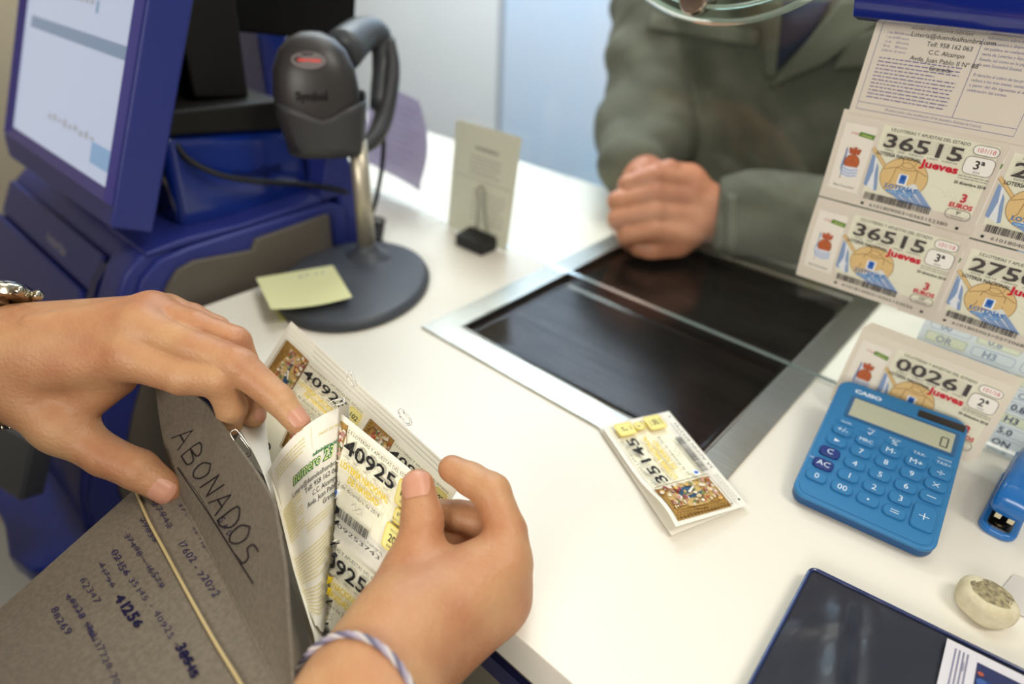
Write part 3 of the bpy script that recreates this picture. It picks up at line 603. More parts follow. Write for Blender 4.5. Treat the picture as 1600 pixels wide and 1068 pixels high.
# ================================================================ scanner stand with scanner
m_cs = mat('scanner_charcoal', (62, 62, 64), rough=.42, spec=.4, bump=.08, bscale=900); m_cs2 = mat('stand_base_grey', (66, 70, 78), rough=.45, bump=.08, bscale=900); m_pole = mat('pole_metal', (196, 188, 168), rough=.4, metal=.75); m_blk = mat('black_plastic', (22, 22, 23), rough=.45)
bc = A3(-.4905, .3265, 0); ax_ = nrm(A3(.57, -.82, 0)); bx_ = A3(-ax_[1], ax_[0], 0)
st = thing('scanner_stand', bc, 'grey scanner stand with oval base, metal pole and cup holder at the counter left', 'scanner stand')
def oval(r, z): return [bc + ax_*(r*.093*math.cos(t)) + bx_*(r*.0735*math.sin(t)) + A3(0, 0, z) for t in [2*math.pi*k/64 for k in range(64)]]
g = M(); L_ = [(.985, 0), (1, .004), (.97, .0085), (.92, .010), (.88, .0105), (.6, .0135), (.3, .0155), (.01, .016)]
V = []; [V.extend(oval(r, z)) for r, z in L_]
g.add(V, [tuple(range(64))[::-1], tuple(range(7*64, 8*64))] + [(i*64+k, i*64+(k+1) % 64, (i+1)*64+(k+1) % 64, (i+1)*64+k) for i in range(7) for k in range(64)], m_cs2); g.obj('base', st, smooth=True)
pp = P(575, 403, .012); pp = A3(pp[0], pp[1], 0)
g = M(); g.lathe(pp+A3(0, 0, .010), (0, 0, 1), [(.026, 0), (.024, .004), (.014, .010), (.0105, .016), (.010, .019)], m_cs2, 32); g.obj('collar', st, smooth=True)
g = M(); g.tube([pp+A3(0, 0, .02), pp+A3(0, 0, .08), pp+A3(0.000, 0, .135)], .0088, m_pole, 24); g.obj('pole', st, smooth=True)
p = Pr(lambda x, y, h: bc + ax_*.076 + bx_*(x-8)*.001 + ax_*y*.001 + A3(0, 0, .0108+h)); p.text('Symbol', -4, 1, 3.2, (170, 60, 50), wd=15, slant=.2, bold=.02); p.obj('red_lettering', st)
# cup: axis toward the camera side, open upward
tw = nrm(A3(*(CAM-pp)[:2], 0)); sd_ = A3(-tw[1], tw[0], 0)   # toward viewer, sideways (to the right of the picture is +/-)
if np.dot(sd_, RT) < 0: sd_ = -sd_
hd = Pd(505, 195, .595); 
cc = A3(hd[0], hd[1], 0)
def cup(u, z, r, zz):
    pass
def place(x, y, z): return cc + sd_*x*.001 + tw*y*.001 + A3(0, 0, z*.001)
# outer/inner cup wall: section is a rounded D, height profile dips in front
g = M(); n = 48; V = []
zt = 152; zb = 119
def cwall(t, lev, inner):
    a = 2*math.pi*t; c_, s_ = math.cos(a), math.sin(a); tp = 1-.14*(1-lev); k = (41-(2.2 if inner else 0))*tp; kd = (30-(2.2 if inner else 0))*tp
    x = k*math.copysign(abs(c_)**.7, c_); y = kd*math.copysign(abs(s_)**.8, s_)
    rim = 170 + 2*abs(c_)**2 - (11*math.exp(-(x/17)**2) if s_ > 0 else -4)
    z = zb+5 + (rim-zb-5)*lev
    return place(x+1, y, z)
rows = [(l, False) for l in (0, .3, .6, .85, 1)] + [(l, True) for l in (1, .8, .5, .15)]
for l, i_ in rows: V += [cwall(k/n, l, i_) for k in range(n)]
g.add(V, [(r*n+k, r*n+(k+1) % n, (r+1)*n+(k+1) % n, (r+1)*n+k) for r in range(len(rows)-1) for k in range(n)] + [tuple(range(n))[::-1], tuple(range((len(rows)-1)*n, len(rows)*n))], m_cs); g.obj('cup_holder', st, smooth=True, bevel=0)
# bracket behind the cup carrying the handle of the scanner
bk = smoothcurve([Pd(608, 60, .66), Pd(612, 110, .665), Pd(600, 180, .66), Pd(585, 215, .645), Pd(560, 235, .63)], 5)
g = M(); g.tube(bk, [.006+.004*math.sin(math.pi*i/(len(bk)-1)) for i in range(len(bk))], m_cs, 12); g.obj('back_arm', st, smooth=True)
# scanner
sc = thing('barcode_scanner', cc+A3(0, 0, .13), 'dark grey handheld barcode scanner resting head-up in the cup of its stand', 'barcode scanner')
g = M(); n = 40; secs = []
H0 = [(128, 31, 18, 2), (145, 35, 20, 1), (160, 37.5, 22, 0), (178, 38, 23, -2), (197, 35.5, 22, -5), (212, 29, 19, -8), (221, 20, 14.5, -11), (225.5, 10, 8, -13), (226.5, .5, .5, -14)]
V = []
for z, wx, wy, yo in H0:
    for k in range(n):
        a = 2*math.pi*k/n; c_, s_ = math.cos(a), math.sin(a); V.append(place(-2+wx*math.copysign(abs(c_)**.85, c_), 6+yo+wy*math.copysign(abs(s_)**.85, s_), z))
g.add(V, [(r*n+k, r*n+(k+1) % n, (r+1)*n+(k+1) % n, (r+1)*n+k) for r in range(len(H0)-1) for k in range(n)] + [tuple(range(n))[::-1]], mat('scanner_body', (50, 47, 46), rough=.38, spec=.5)); g.obj('head', sc, smooth=True)
# handle going back from the head
hc = smoothcurve([Pd(535, 80, .61), Pd(562, 56, .635), Pd(586, 52, .655), Pd(597, 72, .665), Pd(597, 110, .668), Pd(590, 170, .66)], 5)
g = M(); g.tube(hc, [.019, .019, .0185, .018, .0175, .017, .0165, .016, .0155, .015, .0145, .014, .0135, .013, .0125, .012, .012, .0115, .011, .011, .0105, .010, .010, .0095, .009, .008][:len(hc)], mat('scanner_handle', (76, 80, 84), rough=.35), 20); g.obj('handle', sc, smooth=True)
# logo oval facing the viewer + lettering
lo = Pd(492, 78, .5835); lz = nrm(CAM-lo); lx = nrm(RT - lz*np.dot(RT, lz)); ly = np.cross(lz, lx)
yshift = lambda x, y: 0
def surf(x, y, h):
    # drape on the head: solve the front of the superellipse at this height
    z = y; i = 0
    zz = max(129, min(220, z)); 
    for i in range(len(H0)-1):
        if H0[i][0] <= zz <= H0[i+1][0]: break
    t = (zz-H0[i][0])/(H0[i+1][0]-H0[i][0]); wx, wy, yo = [H0[i][k]*(1-t)+H0[i+1][k]*t for k in (1, 2, 3)]
    c_ = max(-1, min(1, (x+2)/wx)); ck = abs(c_)**(1/.85); s_ = math.sqrt(max(0, 1-ck*ck)); return place(x, 6+yo+wy*s_**.85+.25+h*1000, z)
p = Pr(lambda x, y, h: surf(x, y, h)); p.ell(-5, 207, 15, 6.8, (118, 110, 110), 40); p.ring(-5, 207, 15, 6.8, .6, (60, 58, 58), 40); 
p.line([(-14, 207.3), (-8, 207.2), (-2, 207), (5, 206.6)], 1.8, (224, 84, 76)); p.obj('logo_badge', sc)['label'] = 'grey oval badge with a red mark'
p = Pr(lambda x, y, h: surf(x, -y, h)); p.text('Symbol', -19, -176, 6.5, (22, 21, 20), wd=27, bold=.06); p.obj('dark_lettering', sc)
g = M(); cab = smoothcurve([Pd(600, 185, .662), Pd(598, 250, .675), Pd(588, 310, .69), Pd(578, 345, .70), P(585, 362, .012), P(592, 352, .008)], 8); g.tube(cab, .0026, m_blk, 8); cb2 = g.obj('cable', sc, smooth=True)
g = M()
for i in range(5): q = P(588-i*1.5, 345+i*7, .010-.0); g.tube([q+RT*.016*math.cos(t)*.6+A3(0, 0, .004*math.sin(t)) for t in [2*math.pi*k/14 for k in range(14)]], .0022, m_blk, 6, closed=True)
g.obj('coiled_cable', sc, smooth=True)
# cable across the terminal
g = M(); g.tube(smoothcurve([Px(262, 200, -.612), Px(290, 245, -.60), Px(340, 272, -.59), Px(400, 283, -.585), Px(470, 288, -.58), P(540, 300, .06), P(575, 325, .02), P(582, 345, .006)], 8), .0028, m_blk, 8); tag(g.obj('data_cable', smooth=True), 'thin black cable sagging across the blue terminal side toward the scanner stand', 'cable')

# ================================================================ sticky notes, slip, standing card, notice
m_note = mat('sticky_note_yellow', (226, 226, 172), rough=.6); m_note2 = mat('note_pale', (236, 234, 206), rough=.6)
def quadsheet(pts, m, th=.0003, curl=0.0, z=0.001, name='sticky_note', nu=12, nv=10, ink_=None):
    a, b, c_, d = [np.asarray(q, float) for q in pts]
    def w(x, y, h):
        u, v = x/100, y/100; q = a*(1-u)*(1-v)+b*u*(1-v)+c_*u*v+d*(1-u)*v; return q+A3(0, 0, h+curl*(u-.5)**2*4*(v))
    p = Pr(w); p.sheet(w, 100, 100, nu, nv, m, th)
    if ink_: ink_(p)
    return p.obj(name, None, smooth=False)
tag(quadsheet([P(400, 434, .014), P(520, 414, .015), P(551, 468, .0185), P(424, 487, .0185)], m_note, curl=.003, name='sticky_note', ink_=lambda p: p.text('27-11', 48, 22, 9, (150, 152, 160), wd=34, slant=.2)), 'pale yellow sticky note with faint pencil figures lying over the stand base', 'sticky note', 'notes beside the scanner stand')
tag(quadsheet([P(413, 445, .0006), P(500, 440, .0006), P(500, 482, .0006), P(438, 503, .0006)], mat('note_lemon', (226, 224, 150), rough=.6), name='sticky_note'), 'lemon sticky note on the counter, mostly hidden under the paler one', 'sticky note', 'notes beside the scanner stand')
# standing card with binder clip
a, b, c_, d = Py(713, 186, .4955), Py(815, 215, .4955), Py(791, 391, .4955), Py(699, 343, .4955); c_[2] = .0012; d[2] = .0012
pcd = thing('standing_card', (a+c_)/2*A3(1, 1, 0), 'white printed card held upright against the glass by a black binder clip', 'card')
def cdw(x, y, h): u, v = x/70, y/95; q = a*(1-u)*(1-v)+b*u*(1-v)+c_*u*v+d*(1-u)*v; return q + A3(0, -h, 0)
p = Pr(cdw); p.sheet(cdw, 70, 95, 4, 4, paper2('card_grey', (226, 224, 208), .45), .0006)
p.text('HORARIO', 24, 19, 3.2, (130, 128, 120), wd=26, bold=.03); p.para(20, 24, 34, 5, 3.4, 1.6, (160, 158, 148), 5); p.para(26, 52, 36, 7, 4, 1.7, (160, 158, 148), 6); p.line([(3, 43), (67, 43)], .5, (150, 150, 140)); p.obj('card_sheet', pcd)
bcx = P(737, 388, .0012); bcx = A3(bcx[0], .478, 0)
bcl = thing('binder_clip', bcx, 'black binder clip with raised wire handles at the foot of the standing card', 'binder clip')
g = M(); g.prism([(-.010, .0), (.012, .0), (.0155, .0035), (.0135, .017), (-.010, .013)], -.021, .021, m_blk, lambda q, z, t: A3(bcx[0]+t, bcx[1]+q, z+.0004)); g.obj('body', bcl, bevel=.0008)
m_wire = mat('clip_wire', (150, 148, 138), rough=.3, metal=1)
g = M()
g.tube(smoothcurve([bcx+A3(-.009, .011, .016), bcx+A3(-.006, .010, .035), bcx+A3(-.004, .009, .058), bcx+A3(-.0055, .009, .066), bcx+A3(0, .009, .071), bcx+A3(.0055, .009, .066), bcx+A3(.004, .009, .058), bcx+A3(.006, .010, .035), bcx+A3(.009, .011, .016)], 4), .0009, m_wire, 6); g.obj('wire_handle', bcl, smooth=True)
# purple-grey notice behind the glass
a, b, c_, d = Py(585, 128, .5125), Py(652, 158, .5125), Py(655, 300, .5125), Py(560, 248, .5125)
def nw(x, y, h): u, v = x/80, y/110; q = a*(1-u)*(1-v)+b*u*(1-v)+c_*u*v+d*(1-u)*v; q = q+RT*.010*u*math.sin(math.pi*min(1, v*1.1)); return q+A3(0, .004*math.sin(u*2.5)-h, 0)
p = Pr(nw); p.sheet(nw, 80, 110, 10, 10, paper2('lilac_paper', (216, 206, 220), .6), .0003)
for i in range(9): p.line([(16, 18+9*i), (70-(i*7) % 20, 17+9*i)], 1.0, (170, 158, 176))
tag(p.obj('notice_paper'), 'lilac-grey printed notice on the far side of the glass behind the scanner pole', 'notice')
# ================================================================ lottery terminal
m_bl = mat('terminal_blue', (38, 48, 122), rough=.42, spec=.5, bump=.05, bscale=700); m_bl2 = mat('terminal_blue_gloss', (16, 44, 128), rough=.16, spec=.6, coat=.3); m_gr = mat('terminal_grey', (92, 86, 78), rough=.5, bump=.08, bscale=600); m_bk = mat('terminal_black', (24, 23, 22), rough=.55, spec=.3)
xt = -.566
term = thing('lottery_terminal', (-.72, .2, -.22), 'blue point-of-sale terminal with grey side panel and touch screen left of the counter', 'terminal')
# side profile (y,z) of the body, extruded in x
prof = [(.052, -.215), (.058, -.165), (.100, -.07), (.146, .010), (.160, .034), (.178, .048), (.205, .052), (.36, .056), (.375, .048), (.375, -.215)]
fx = lambda y, z, t: A3(t, y, z)
g = M(); g.prism(prof, -.93, xt-.004, m_bl, fx); g.obj('body', term, bevel=.004, bseg=3)
# raised grey side panel with blue rim
pan = [(.085, -.190), (.084, -.165), (.118, -.09), (.162, -.008), (.176, .022), (.190, .036), (.206, .040), (.262, .033), (.268, .043), (.352, .047), (.352, -.19)]
g = M(); g.prism(pan, xt-.006, xt+.0015, m_gr, fx); g.obj('side_panel', term, bevel=.0015)['label'] = 'grey plastic side panel'
# right arm hump at the front
def hump(x0, x1, m, name, dz=0.012, lab=None):
    pr = [(.048, -.205), (.054, -.16), (.094, -.062), (.136, .018), (.150, .040+dz*.3), (.166, .050+dz), (.186, .052+dz), (.205, .050), (.20, .0), (.10, -.2)]
    g = M(); g.prism(pr, x0, x1, m, fx); o = g.obj(name, term, bevel=.006, bseg=4); return o
hump(-.618, xt-.010, m_bl, 'front_arm', .004)
# dark strip between arm and lid, shade of the arch gap in its colour
g = M(); g.prism([(.090, -.07), (.136, .021), (.150, .036), (.140, .02), (.10, -.08)], -.632, -.618, mat('gap_shade_blue', (10, 22, 84), rough=.4), fx); g.obj('arch_gap', term)
# receipt strip with lettering and lower lid
n_ = nrm(np.cross(A3(1, 0, 0), A3(0, .046, .088))); 
sw = lambda x, y, h: A3(-.80+x*.001, .147, .012) + nrm(A3(0, -.046, -.088))*y*.001 - n_*(-.006-h)*(-1)*-1
def face(x, y, off):   # on the sloping front: y mm down the slope from (.146,.010)
    q = A3(x, .146, .010) + nrm(A3(0, -.046, -.080))*y*.001; nn = nrm(A3(0, -.080, .046)); return q+nn*off
g = M(); g.prism([(-.92, -36), (-.64, -36), (-.64, 4), (-.92, 4)], .0, .007, m_bl, lambda x, y, t: face(x, y+8, t)); g.obj('receipt_cover', term, bevel=.003, bseg=3)
g = M(); g.prism([(-.92, 14), (-.655, 14), (-.640, 26), (-.640, 60), (-.665, 95), (-.92, 95)], .0, .012, m_bl, lambda x, y, t: face(x, y, t)); g.obj('front_lid', term, bevel=.003, bseg=3)
p = Pr(lambda x, y, h: face(-.735+x*.001, y-6, .0073+h)); p.text('loterías', -38, 6, 10, (150, 150, 170), wd=56, bold=.02); p.obj('silver_lettering', term)
# lower shelf and tray
g = M(); g.prism([(-.95, .0), (-.66, -.004), (-.615, -.012), (-.580, -.004), (-.562, .014), (-.557, .04), (-.557, .40), (-.95, .40)], -.245, -.2155, mat('shelf_blue', (20, 48, 150), rough=.35, coat=.2), lambda a, b, t: A3(a, b, t))
sh = g.obj('lower_shelf', None, bevel=.005, bseg=3); tag(sh, 'low blue plastic shelf with rounded corner that carries the terminal, under the raised arm', 'shelf')
g = M(); g.box((-.74, .03, -Z0), (-.575, .36, -.2455), m_wall); tag(g.obj('shelf_pedestal'), 'pale cabinet pedestal under the low blue shelf at the left frame edge', 'pedestal')
# grey reader box hanging on the terminal front, bottom left
rb = [Pd(-40, 640, .58), Pd(52, 690, .56), Pd(32, 785, .57), Pd(-40, 740, .59)]
bd = FW*.03
g = M(); V = rb+[q+bd for q in rb]; g.add(V, [(3,2,1,0),(4,5,6,7),(0,1,5,4),(1,2,6,5),(2,3,7,6),(3,0,4,7)], mat('reader_grey', (88, 92, 98), rough=.4)); o = g.obj('card_reader', term, bevel=.004, bseg=3); o['label'] = 'grey reader box below the hand'
# ---- monitor
ma = Px(178, 297, -.585); mb_ = Px(225, 0, -.585); mu = nrm(mb_-ma); mn = nrm(np.cross(A3(1, 0, 0), mu)); mn = mn if mn[1] < 0 else -mn
mo = Pp(178, 297, ma, mn)
mf = lambda x, y, z: mo + A3(1, 0, 0)*x*.001 + mu*y*.001 + mn*z*.001
lx_ = (Pp(28, 205, ma, mn)-mo)[0]*1000          # screen left edge
SW = -lx_; SH = 190
g = M()
out = [(-SW-32, -18), (-SW-8, -33), (13, -30), (13, SH+30), (-SW-32, SH+30)]
g.prism(out, -31, 3, m_bl, mf); mon = g.obj('monitor_housing', term, bevel=.003, bseg=3)
g = M(); inn = [(-SW, 0), (0, 0), (0, SH), (-SW, SH)]
o1 = [(-SW-24, -15), (-SW-6, -25), (15, -22), (15, SH+20), (-SW-24, SH+20)]
V = [mf(a, b, 3.2) for a, b in [(-SW-4, -4), (4, -4), (4, SH+4), (-SW-4, SH+4)]]
g = M(); ring = [(-SW-14, -12), (9, -12), (9, SH+12), (-SW-14, SH+12)]
V = [mf(a, b, 3.0) for a, b in ring]+[mf(a, b, 9) for a, b in [(-SW-10, -9), (6, -9), (6, SH+9), (-SW-10, SH+9)]]+[mf(a, b, 4.2) for a, b in inn]
g.add(V, [(k, (k+1) % 4, 4+(k+1) % 4, 4+k) for k in range(4)]+[(4+k, 4+(k+1) % 4, 8+(k+1) % 4, 8+k) for k in range(4)], mat('bezel_violet_blue', (62, 58, 132), rough=.35)); g.obj('bezel', mon)
m_scr = mat('screen_glow', (180, 194, 220), rough=.2, spec=.5, emit=.0)
b_ = m_scr.node_tree.nodes['Principled BSDF']; b_.inputs['Base Color'].default_value = (.04, .045, .06, 1); b_.inputs['Emission Color'].default_value = (*lin((186, 196, 218)), 1); b_.inputs['Emission Strength'].default_value = .88
def scm(nm, rgb):
    m = mat(nm, (10, 10, 12), rough=.2); q = m.node_tree.nodes['Principled BSDF']; q.inputs['Emission Color'].default_value = (*lin(rgb), 1); q.inputs['Emission Strength'].default_value = .9; return m
g = M(); zz = 4.4
def scrq(x0, y0, x1, y1, m, z): g.add([mf(x0, y0, z), mf(x1, y0, z), mf(x1, y1, z), mf(x0, y1, z)], [(0, 1, 2, 3)], m)
scrq(-SW, 0, 0, SH, m_scr, zz)
bar0 = Pp(208, 80, ma, mn); yb = np.dot(bar0-mo, mu)*1000
scrq(-SW*.93, yb-9, 0, yb+2, scm('screen_bar', (122, 142, 168)), zz+.1)
scrq(-46, 12, -6, 30, scm('screen_button', (130, 164, 200)), zz+.1)
for i in range(9): scrq(-SW*.62+i*13, 28+(i % 3), -SW*.62+i*13+9, 33+(i % 2)*2, scm('screen_text', (164, 166, 178)), zz+.1)
for i in range(8): scrq(-SW*.7+i*12, yb+26, -SW*.7+i*12+9, yb+30, scm('screen_text', (164, 166, 178)), zz+.1)
scrq(-78, yb+20, -72, yb+30, scm('screen_mark', (120, 150, 180)), zz+.1)
g.obj('screen', mon)['label'] = 'lit pale blue screen with a grey menu bar'
# neck and foot
g = M(); g.prism([(.185, .050), (.26, .050), (.28, .12), (.30, .20), (.255, .20), (.22, .12)], -.76, -.65, m_bk, fx); g.obj('monitor_neck', term, bevel=.003)
# ---- printer block behind the monitor
g = M(); g.prism([(.215, .052), (.362, .052), (.352, .128), (.218, .145)], -.86, -.603, m_bl2, fx); prn = g.obj('printer', term, bevel=.010, bseg=4)
g = M(); g.prism([(.206, .1455), (.356, .1285), (.358, .150), (.33, .160), (.206, .166)], -.87, -.598, m_bk, fx); g.obj('printer_lid', prn, bevel=.004)
p = Pr(lambda x, y, h: A3(-.6025+h, .275+x*.001, .094-y*.001)); p.text('FamiJet', 0, 4, 10, (14, 26, 84), wd=52, bold=.03); p.obj('dark_lettering', prn)
g = M(); g.prism([(.376, .058), (.352, .0565), (.372, .118), (.385, .118), (.412, .04), (.412, -.05), (.376, -.05)], -.66, -.578, m_bl, fx); g.obj('rear_fin', term, bevel=.002)
g = M(); g.prism([(.17, .0565), (.205, .060), (.26, .058), (.352, .064), (.352, .056), (.17, .052)], -.66, xt-.008, m_bl, fx); g.obj('deck', term, bevel=.002)
# ---- black customer display behind the terminal
dsp = thing('customer_display', (-.75, .37, .05), 'black pole display behind the touch screen at the top left', 'display')
g = M(); g.prism([(.262, .166), (.315, .160), (.318, .235), (.33, .50), (.26, .50)], -.80, -.62, m_bk, fx); g.obj('arm', dsp, bevel=.004)
a = Px(375, 48, -.66); b = Px(548, 62, -.62)
tl = [Pd(330, -60, .66), Pd(560, -60, .665), Pd(556, 28, .665), Pd(520, 66, .665), Pd(366, 50, .66), Pd(330, 20, .66)]
bk_ = nrm(A3(-.9, .3, 0))*.03
g = M(); n = len(tl); V = tl+[q+bk_ for q in tl]; g.add(V, [tuple(range(n))[::-1], tuple(range(n, 2*n))]+[(i, (i+1) % n, n+(i+1) % n, n+i) for i in range(n)], mat('matte_black', (10, 10, 10), rough=.8, spec=.2)); g.obj('display_box', dsp, bevel=.004)
g = M(); g.box((-.86, .43, .07), (-.80, .47, .19), m_bl2); g.box((-.87, .42, .0005), (-.79, .48, .07), m_bk); tag(g.obj('pen_box', None, bevel=.004), 'small blue box standing behind the black display arm', 'box')
# ================================================================ open cardboard folder held over the counter edge
m_card = mat('grey_chipboard', (122, 112, 98), rough=.85, bump=.3, bscale=700, noise=.35, nscale=420, rgb2=(108, 99, 86))
q0 = Pd(283, 778, .385); q1 = Pd(440, 1085, .27); q2 = Pd(340, 640, .37); q3 = Pd(209, 764, .40)
nA = nrm(np.cross(q1-q0, q2-q0)); nB = nrm(np.cross(q1-q0, q3-q0))
if np.dot(nA, CAM-q0) < 0: nA = -nA
if np.dot(nB, CAM-q0) < 0: nB = -nB
fol = thing('cardboard_folder', (q0+q1)/2, 'open grey cardboard folder with handwritten numbers, pinched by the left hand', 'folder')
ptA = lambda x, y: Pp(x, y, q0, nA)
ptB = lambda x, y: Pp(x, y, q0, nB)
# upright flap: a slightly bent board, crease (v=0) to free edge (v=1)
cre = [Pd(276, 770, .392), ptA(345, 892), ptA(455, 1115)]
midl = [Pd(252, 700, .415), ptA(384, 836), ptA(470, 1108)]
top = [Pd(236, 578, .432), ptA(424, 782), ptA(480, 1105)]
us_ = [0, 80, 190]
def lagp(g): return lambda u: sum(w_*q for w_, q in zip(lag(us_, u), g))
def segp(pts, u):
    # smooth run through the three stations
    return pts(u)
# keep the free edge straight between stations: blend linear
TOPU = [0, 40, 75, 95, 130, 190]; TOPS = [Pd(240, 562, .425), Pd(324, 633, .385), ptA(399, 737), ptA(427, 784), ptA(445, 890), ptA(457, 1110)]
CREU = [0, 80, 190]
def lin3(g, u):
    if g is top: U_, G_ = TOPU, TOPS
    else: U_, G_ = CREU, g
    i = 0
    while i < len(U_)-2 and u > U_[i+1]: i += 1
    t = (u-U_[i])/(U_[i+1]-U_[i]); return G_[i]*(1-t)+G_[i+1]*t
def Aw(x, y, h):
    u = x; v = y
    c_, t_ = lin3(cre, u), lin3(top, u); m_ = (c_+t_)/2 - RT*.004*math.exp(-u/40) - nA*.001; a = (1-v)*(1-2*v); b = 4*v*(1-v); d = v*(2*v-1)
    return c_*a+m_*b+t_*d + nA*h
g = M(); NU, NV = 40, 10; V = []
for h in (0, -.0016):
    for j in range(NV+1):
        for i in range(NU+1): V.append(Aw(190*i/NU, j/NV, h))
q_ = (NU+1)*(NV+1); Fc = []
for j in range(NV):
    for i in range(NU): a = j*(NU+1)+i; Fc += [(a, a+1, a+NU+2, a+NU+1), (q_+a, q_+a+NU+1, q_+a+NU+2, q_+a+1)]
E = [j*(NU+1) for j in range(NV+1)]+[NV*(NU+1)+i for i in range(1, NU+1)]+[j*(NU+1)+NU for j in range(NV-1, -1, -1)]+[i for i in range(NU-1, 0, -1)]
for k_ in range(len(E)): a, b = E[k_], E[(k_+1) % len(E)]; Fc.append((a, b, q_+b, q_+a))
g.add(V, Fc, m_card); flap = g.obj('flap', fol, smooth=False)
# lower board
Bp = [ptB(278, 766), ptB(211, 763), ptB(0, 950), ptB(-190, 1118), ptB(60, 1420), ptB(457, 1118)]
g = M(); n = len(Bp); g.add(Bp+[p_-nB*.0018 for p_ in Bp], [tuple(range(n)), tuple(range(n, 2*n))[::-1]]+[(i, n+i, n+(i+1) % n, (i+1) % n) for i in range(n)], m_card); brd = g.obj('board', fol)
g = M(); g.tube([ptB(277, 768)-nB*.0006, ptB(345, 891)-nB*.0006, ptB(456, 1116)-nB*.0006], .0014, m_card, 8); g.obj('spine_crease', fol)
# board thickness bundle below: pale edge
g = M(); g.add([p_-nB*.0019 for p_ in Bp]+[p_-nB*.0036 for p_ in Bp], [tuple(range(n)), tuple(range(n, 2*n))[::-1]]+[(i, n+i, n+(i+1) % n, (i+1) % n) for i in range(n)], mat('board_back_paper', (176, 168, 150), rough=.8)); g.obj('backing_sheet', fol)
PEN = (56, 50, 82); MARK = (24, 22, 58); BLK = (44, 38, 40)
def written(par, s, a, b, hpx, rgb, plane, nn, bold=-.011, strike=False, name='handwriting', thick=0, scr=0, lift=.0003):
    "words written on a board from pixel a to pixel b of its baseline"
    A_, B_ = plane(*a), plane(*b); ex = nrm(B_-A_); L = np.linalg.norm(B_-A_)*1000
    ey = np.cross(ex, nn);                       # down the page
    ap = np.array(b, float)-np.array(a, float); up_ = np.array([ap[1], -ap[0]])/np.hypot(*ap)*hpx
    up3 = plane(a[0]+up_[0], a[1]+up_[1])-A_
    if np.dot(ey, up3) > 0: ey = -ey
    H_ = np.linalg.norm(up3)*1000
    w = lambda x, y, h: A_+ex*x*.001+ey*y*.001+nn*(h+lift)
    p = Pr(w); R = random.Random(len(s)+int(a[0]))
    V, Fc, gw = glyphs(s, bold); adv = L/max(.1, gw)
    x = 0
    for ch in s:
        V, Fc, cw_ = glyphs(ch, bold)
        if ch == ' ' or not len(V): x += adv*.32; continue
        k = H_/CAPH*R.uniform(.85, 1.15); jy = R.uniform(-.10, .10)*H_; rt = R.uniform(-.12, .12)
        pts = [(x+adv*u*math.cos(rt)+k*v*.18, -k*v+jy+adv*u*math.sin(rt)) for u, v in V]; p._a(pts, Fc, rgb); x += adv*(cw_+.06)
    if strike: p.line([(-.5, -H_*.45), (x*.4, -H_*.5), (x+.3, -H_*.35)], max(.25, H_*.07), rgb); 
    if scr:
        for i in range(scr): p.line([(R.uniform(0, x), -R.random()*H_) for _ in range(5)], .3, rgb)
    o = p.obj(name, par); return o
def z4(x, y): return (x/2.752, 680+y/2.752)
W4 = [('27942', (690, 395), None, (655, 300), (722, 402), 11, PEN, 1), ]
def wb_(s, a, b, h, rgb=PEN, **k): written(brd, s, z4(*a), z4(*b), h/2.752*1.0, rgb, ptB, nB, **k)
wb_('27942', (650, 292), (722, 400), 26, strike=1); wb_('37-', (765, 290), (798, 352), 20)
wb_('29835', (596, 362), (660, 462), 26, strike=1); wb_('32413', (826, 392), (884, 492), 22, strike=1)
wb_('17602 - 72072', (762, 462), (912, 690), 30, bold=.002); wb_('13681', (918, 540), (964, 612), 20)
wb_('37488 - 16579', (534, 430), (688, 660), 27, strike=1); wb_('02156', (476, 500), (538, 612), 28, strike=1, bold=.006); wb_('35145 -', (552, 618), (648, 752), 28)
wb_('40925 -', (658, 762), (748, 905), 30); wb_('38515', (752, 912), (828, 1048), 40, MARK, bold=.035, strike=1, scr=3)
wb_('41796', (420, 555), (482, 662), 24, strike=1); wb_('41256', (494, 700), (584, 828), 42, MARK, bold=.045)
wb_('62347', (342, 620), (412, 726), 30); wb_('68228', (284, 690), (344, 788), 26, strike=1, bold=.004); wb_('37451', (362, 812), (400, 888), 26, strike=1, scr=4)
wb_('37728-70', (406, 892), (492, 1075), 30); wb_('88269', (218, 748), (280, 858), 32, bold=.004)
# ABONADOS on the flap
def Aplane(x, y): return Pp(x, y, q0, nA)
letters = [('A', (268, 684), 38), ('B', (283, 712), 38), ('O', (298, 736), 36), ('N', (313, 761), 38), ('A', (326, 785), 40), ('D', (339, 812), 42), ('O', (354, 836), 42), ('S', (367, 866), 40)]
def hitA(px, py):
    "place on the bent flap seen at this pixel"
    v = ray(px, py); best = None
    lo = None
    for it in range(1):
        # solve by Newton on (u,v,t)
        u_, v_, t_ = 60., .5, .36
        for _ in range(25):
            f0 = Aw(u_, v_, .0004) - (CAM+v*t_); J = np.array([(Aw(u_+.5, v_, .0004)-Aw(u_-.5, v_, .0004)), (Aw(u_, v_+.01, .0004)-Aw(u_, v_-.01, .0004))/.02, -v]).T
            d = np.linalg.solve(J, -f0); u_ += max(-30, min(30, d[0])); v_ += max(-.4, min(.4, d[1])); t_ += d[2]
        return Aw(u_, v_, .0004)
g = M(); m_mk = ink(BLK)
STR = {'A': [[(0, 0), (.3, 1), (.62, 0)], [(.1, .4), (.5, .42)]], 'B': [[(0, 0), (0, 1), (.4, .9), (.42, .6), (0, .52), (.5, .4), (.48, .05), (0, 0)]], 'O': [[(.3, 1), (.02, .7), (.05, .2), (.3, 0), (.55, .25), (.58, .7), (.3, 1)]],
       'N': [[(0, 0), (.05, 1), (.5, .05), (.55, 1)]], 'D': [[(.02, 0), (.05, 1), (.5, .8), (.58, .35), (.3, .02), (.02, 0)]], 'S': [[(.5, .95), (.15, .9), (.1, .6), (.45, .45), (.5, .12), (.0, .0)]]}
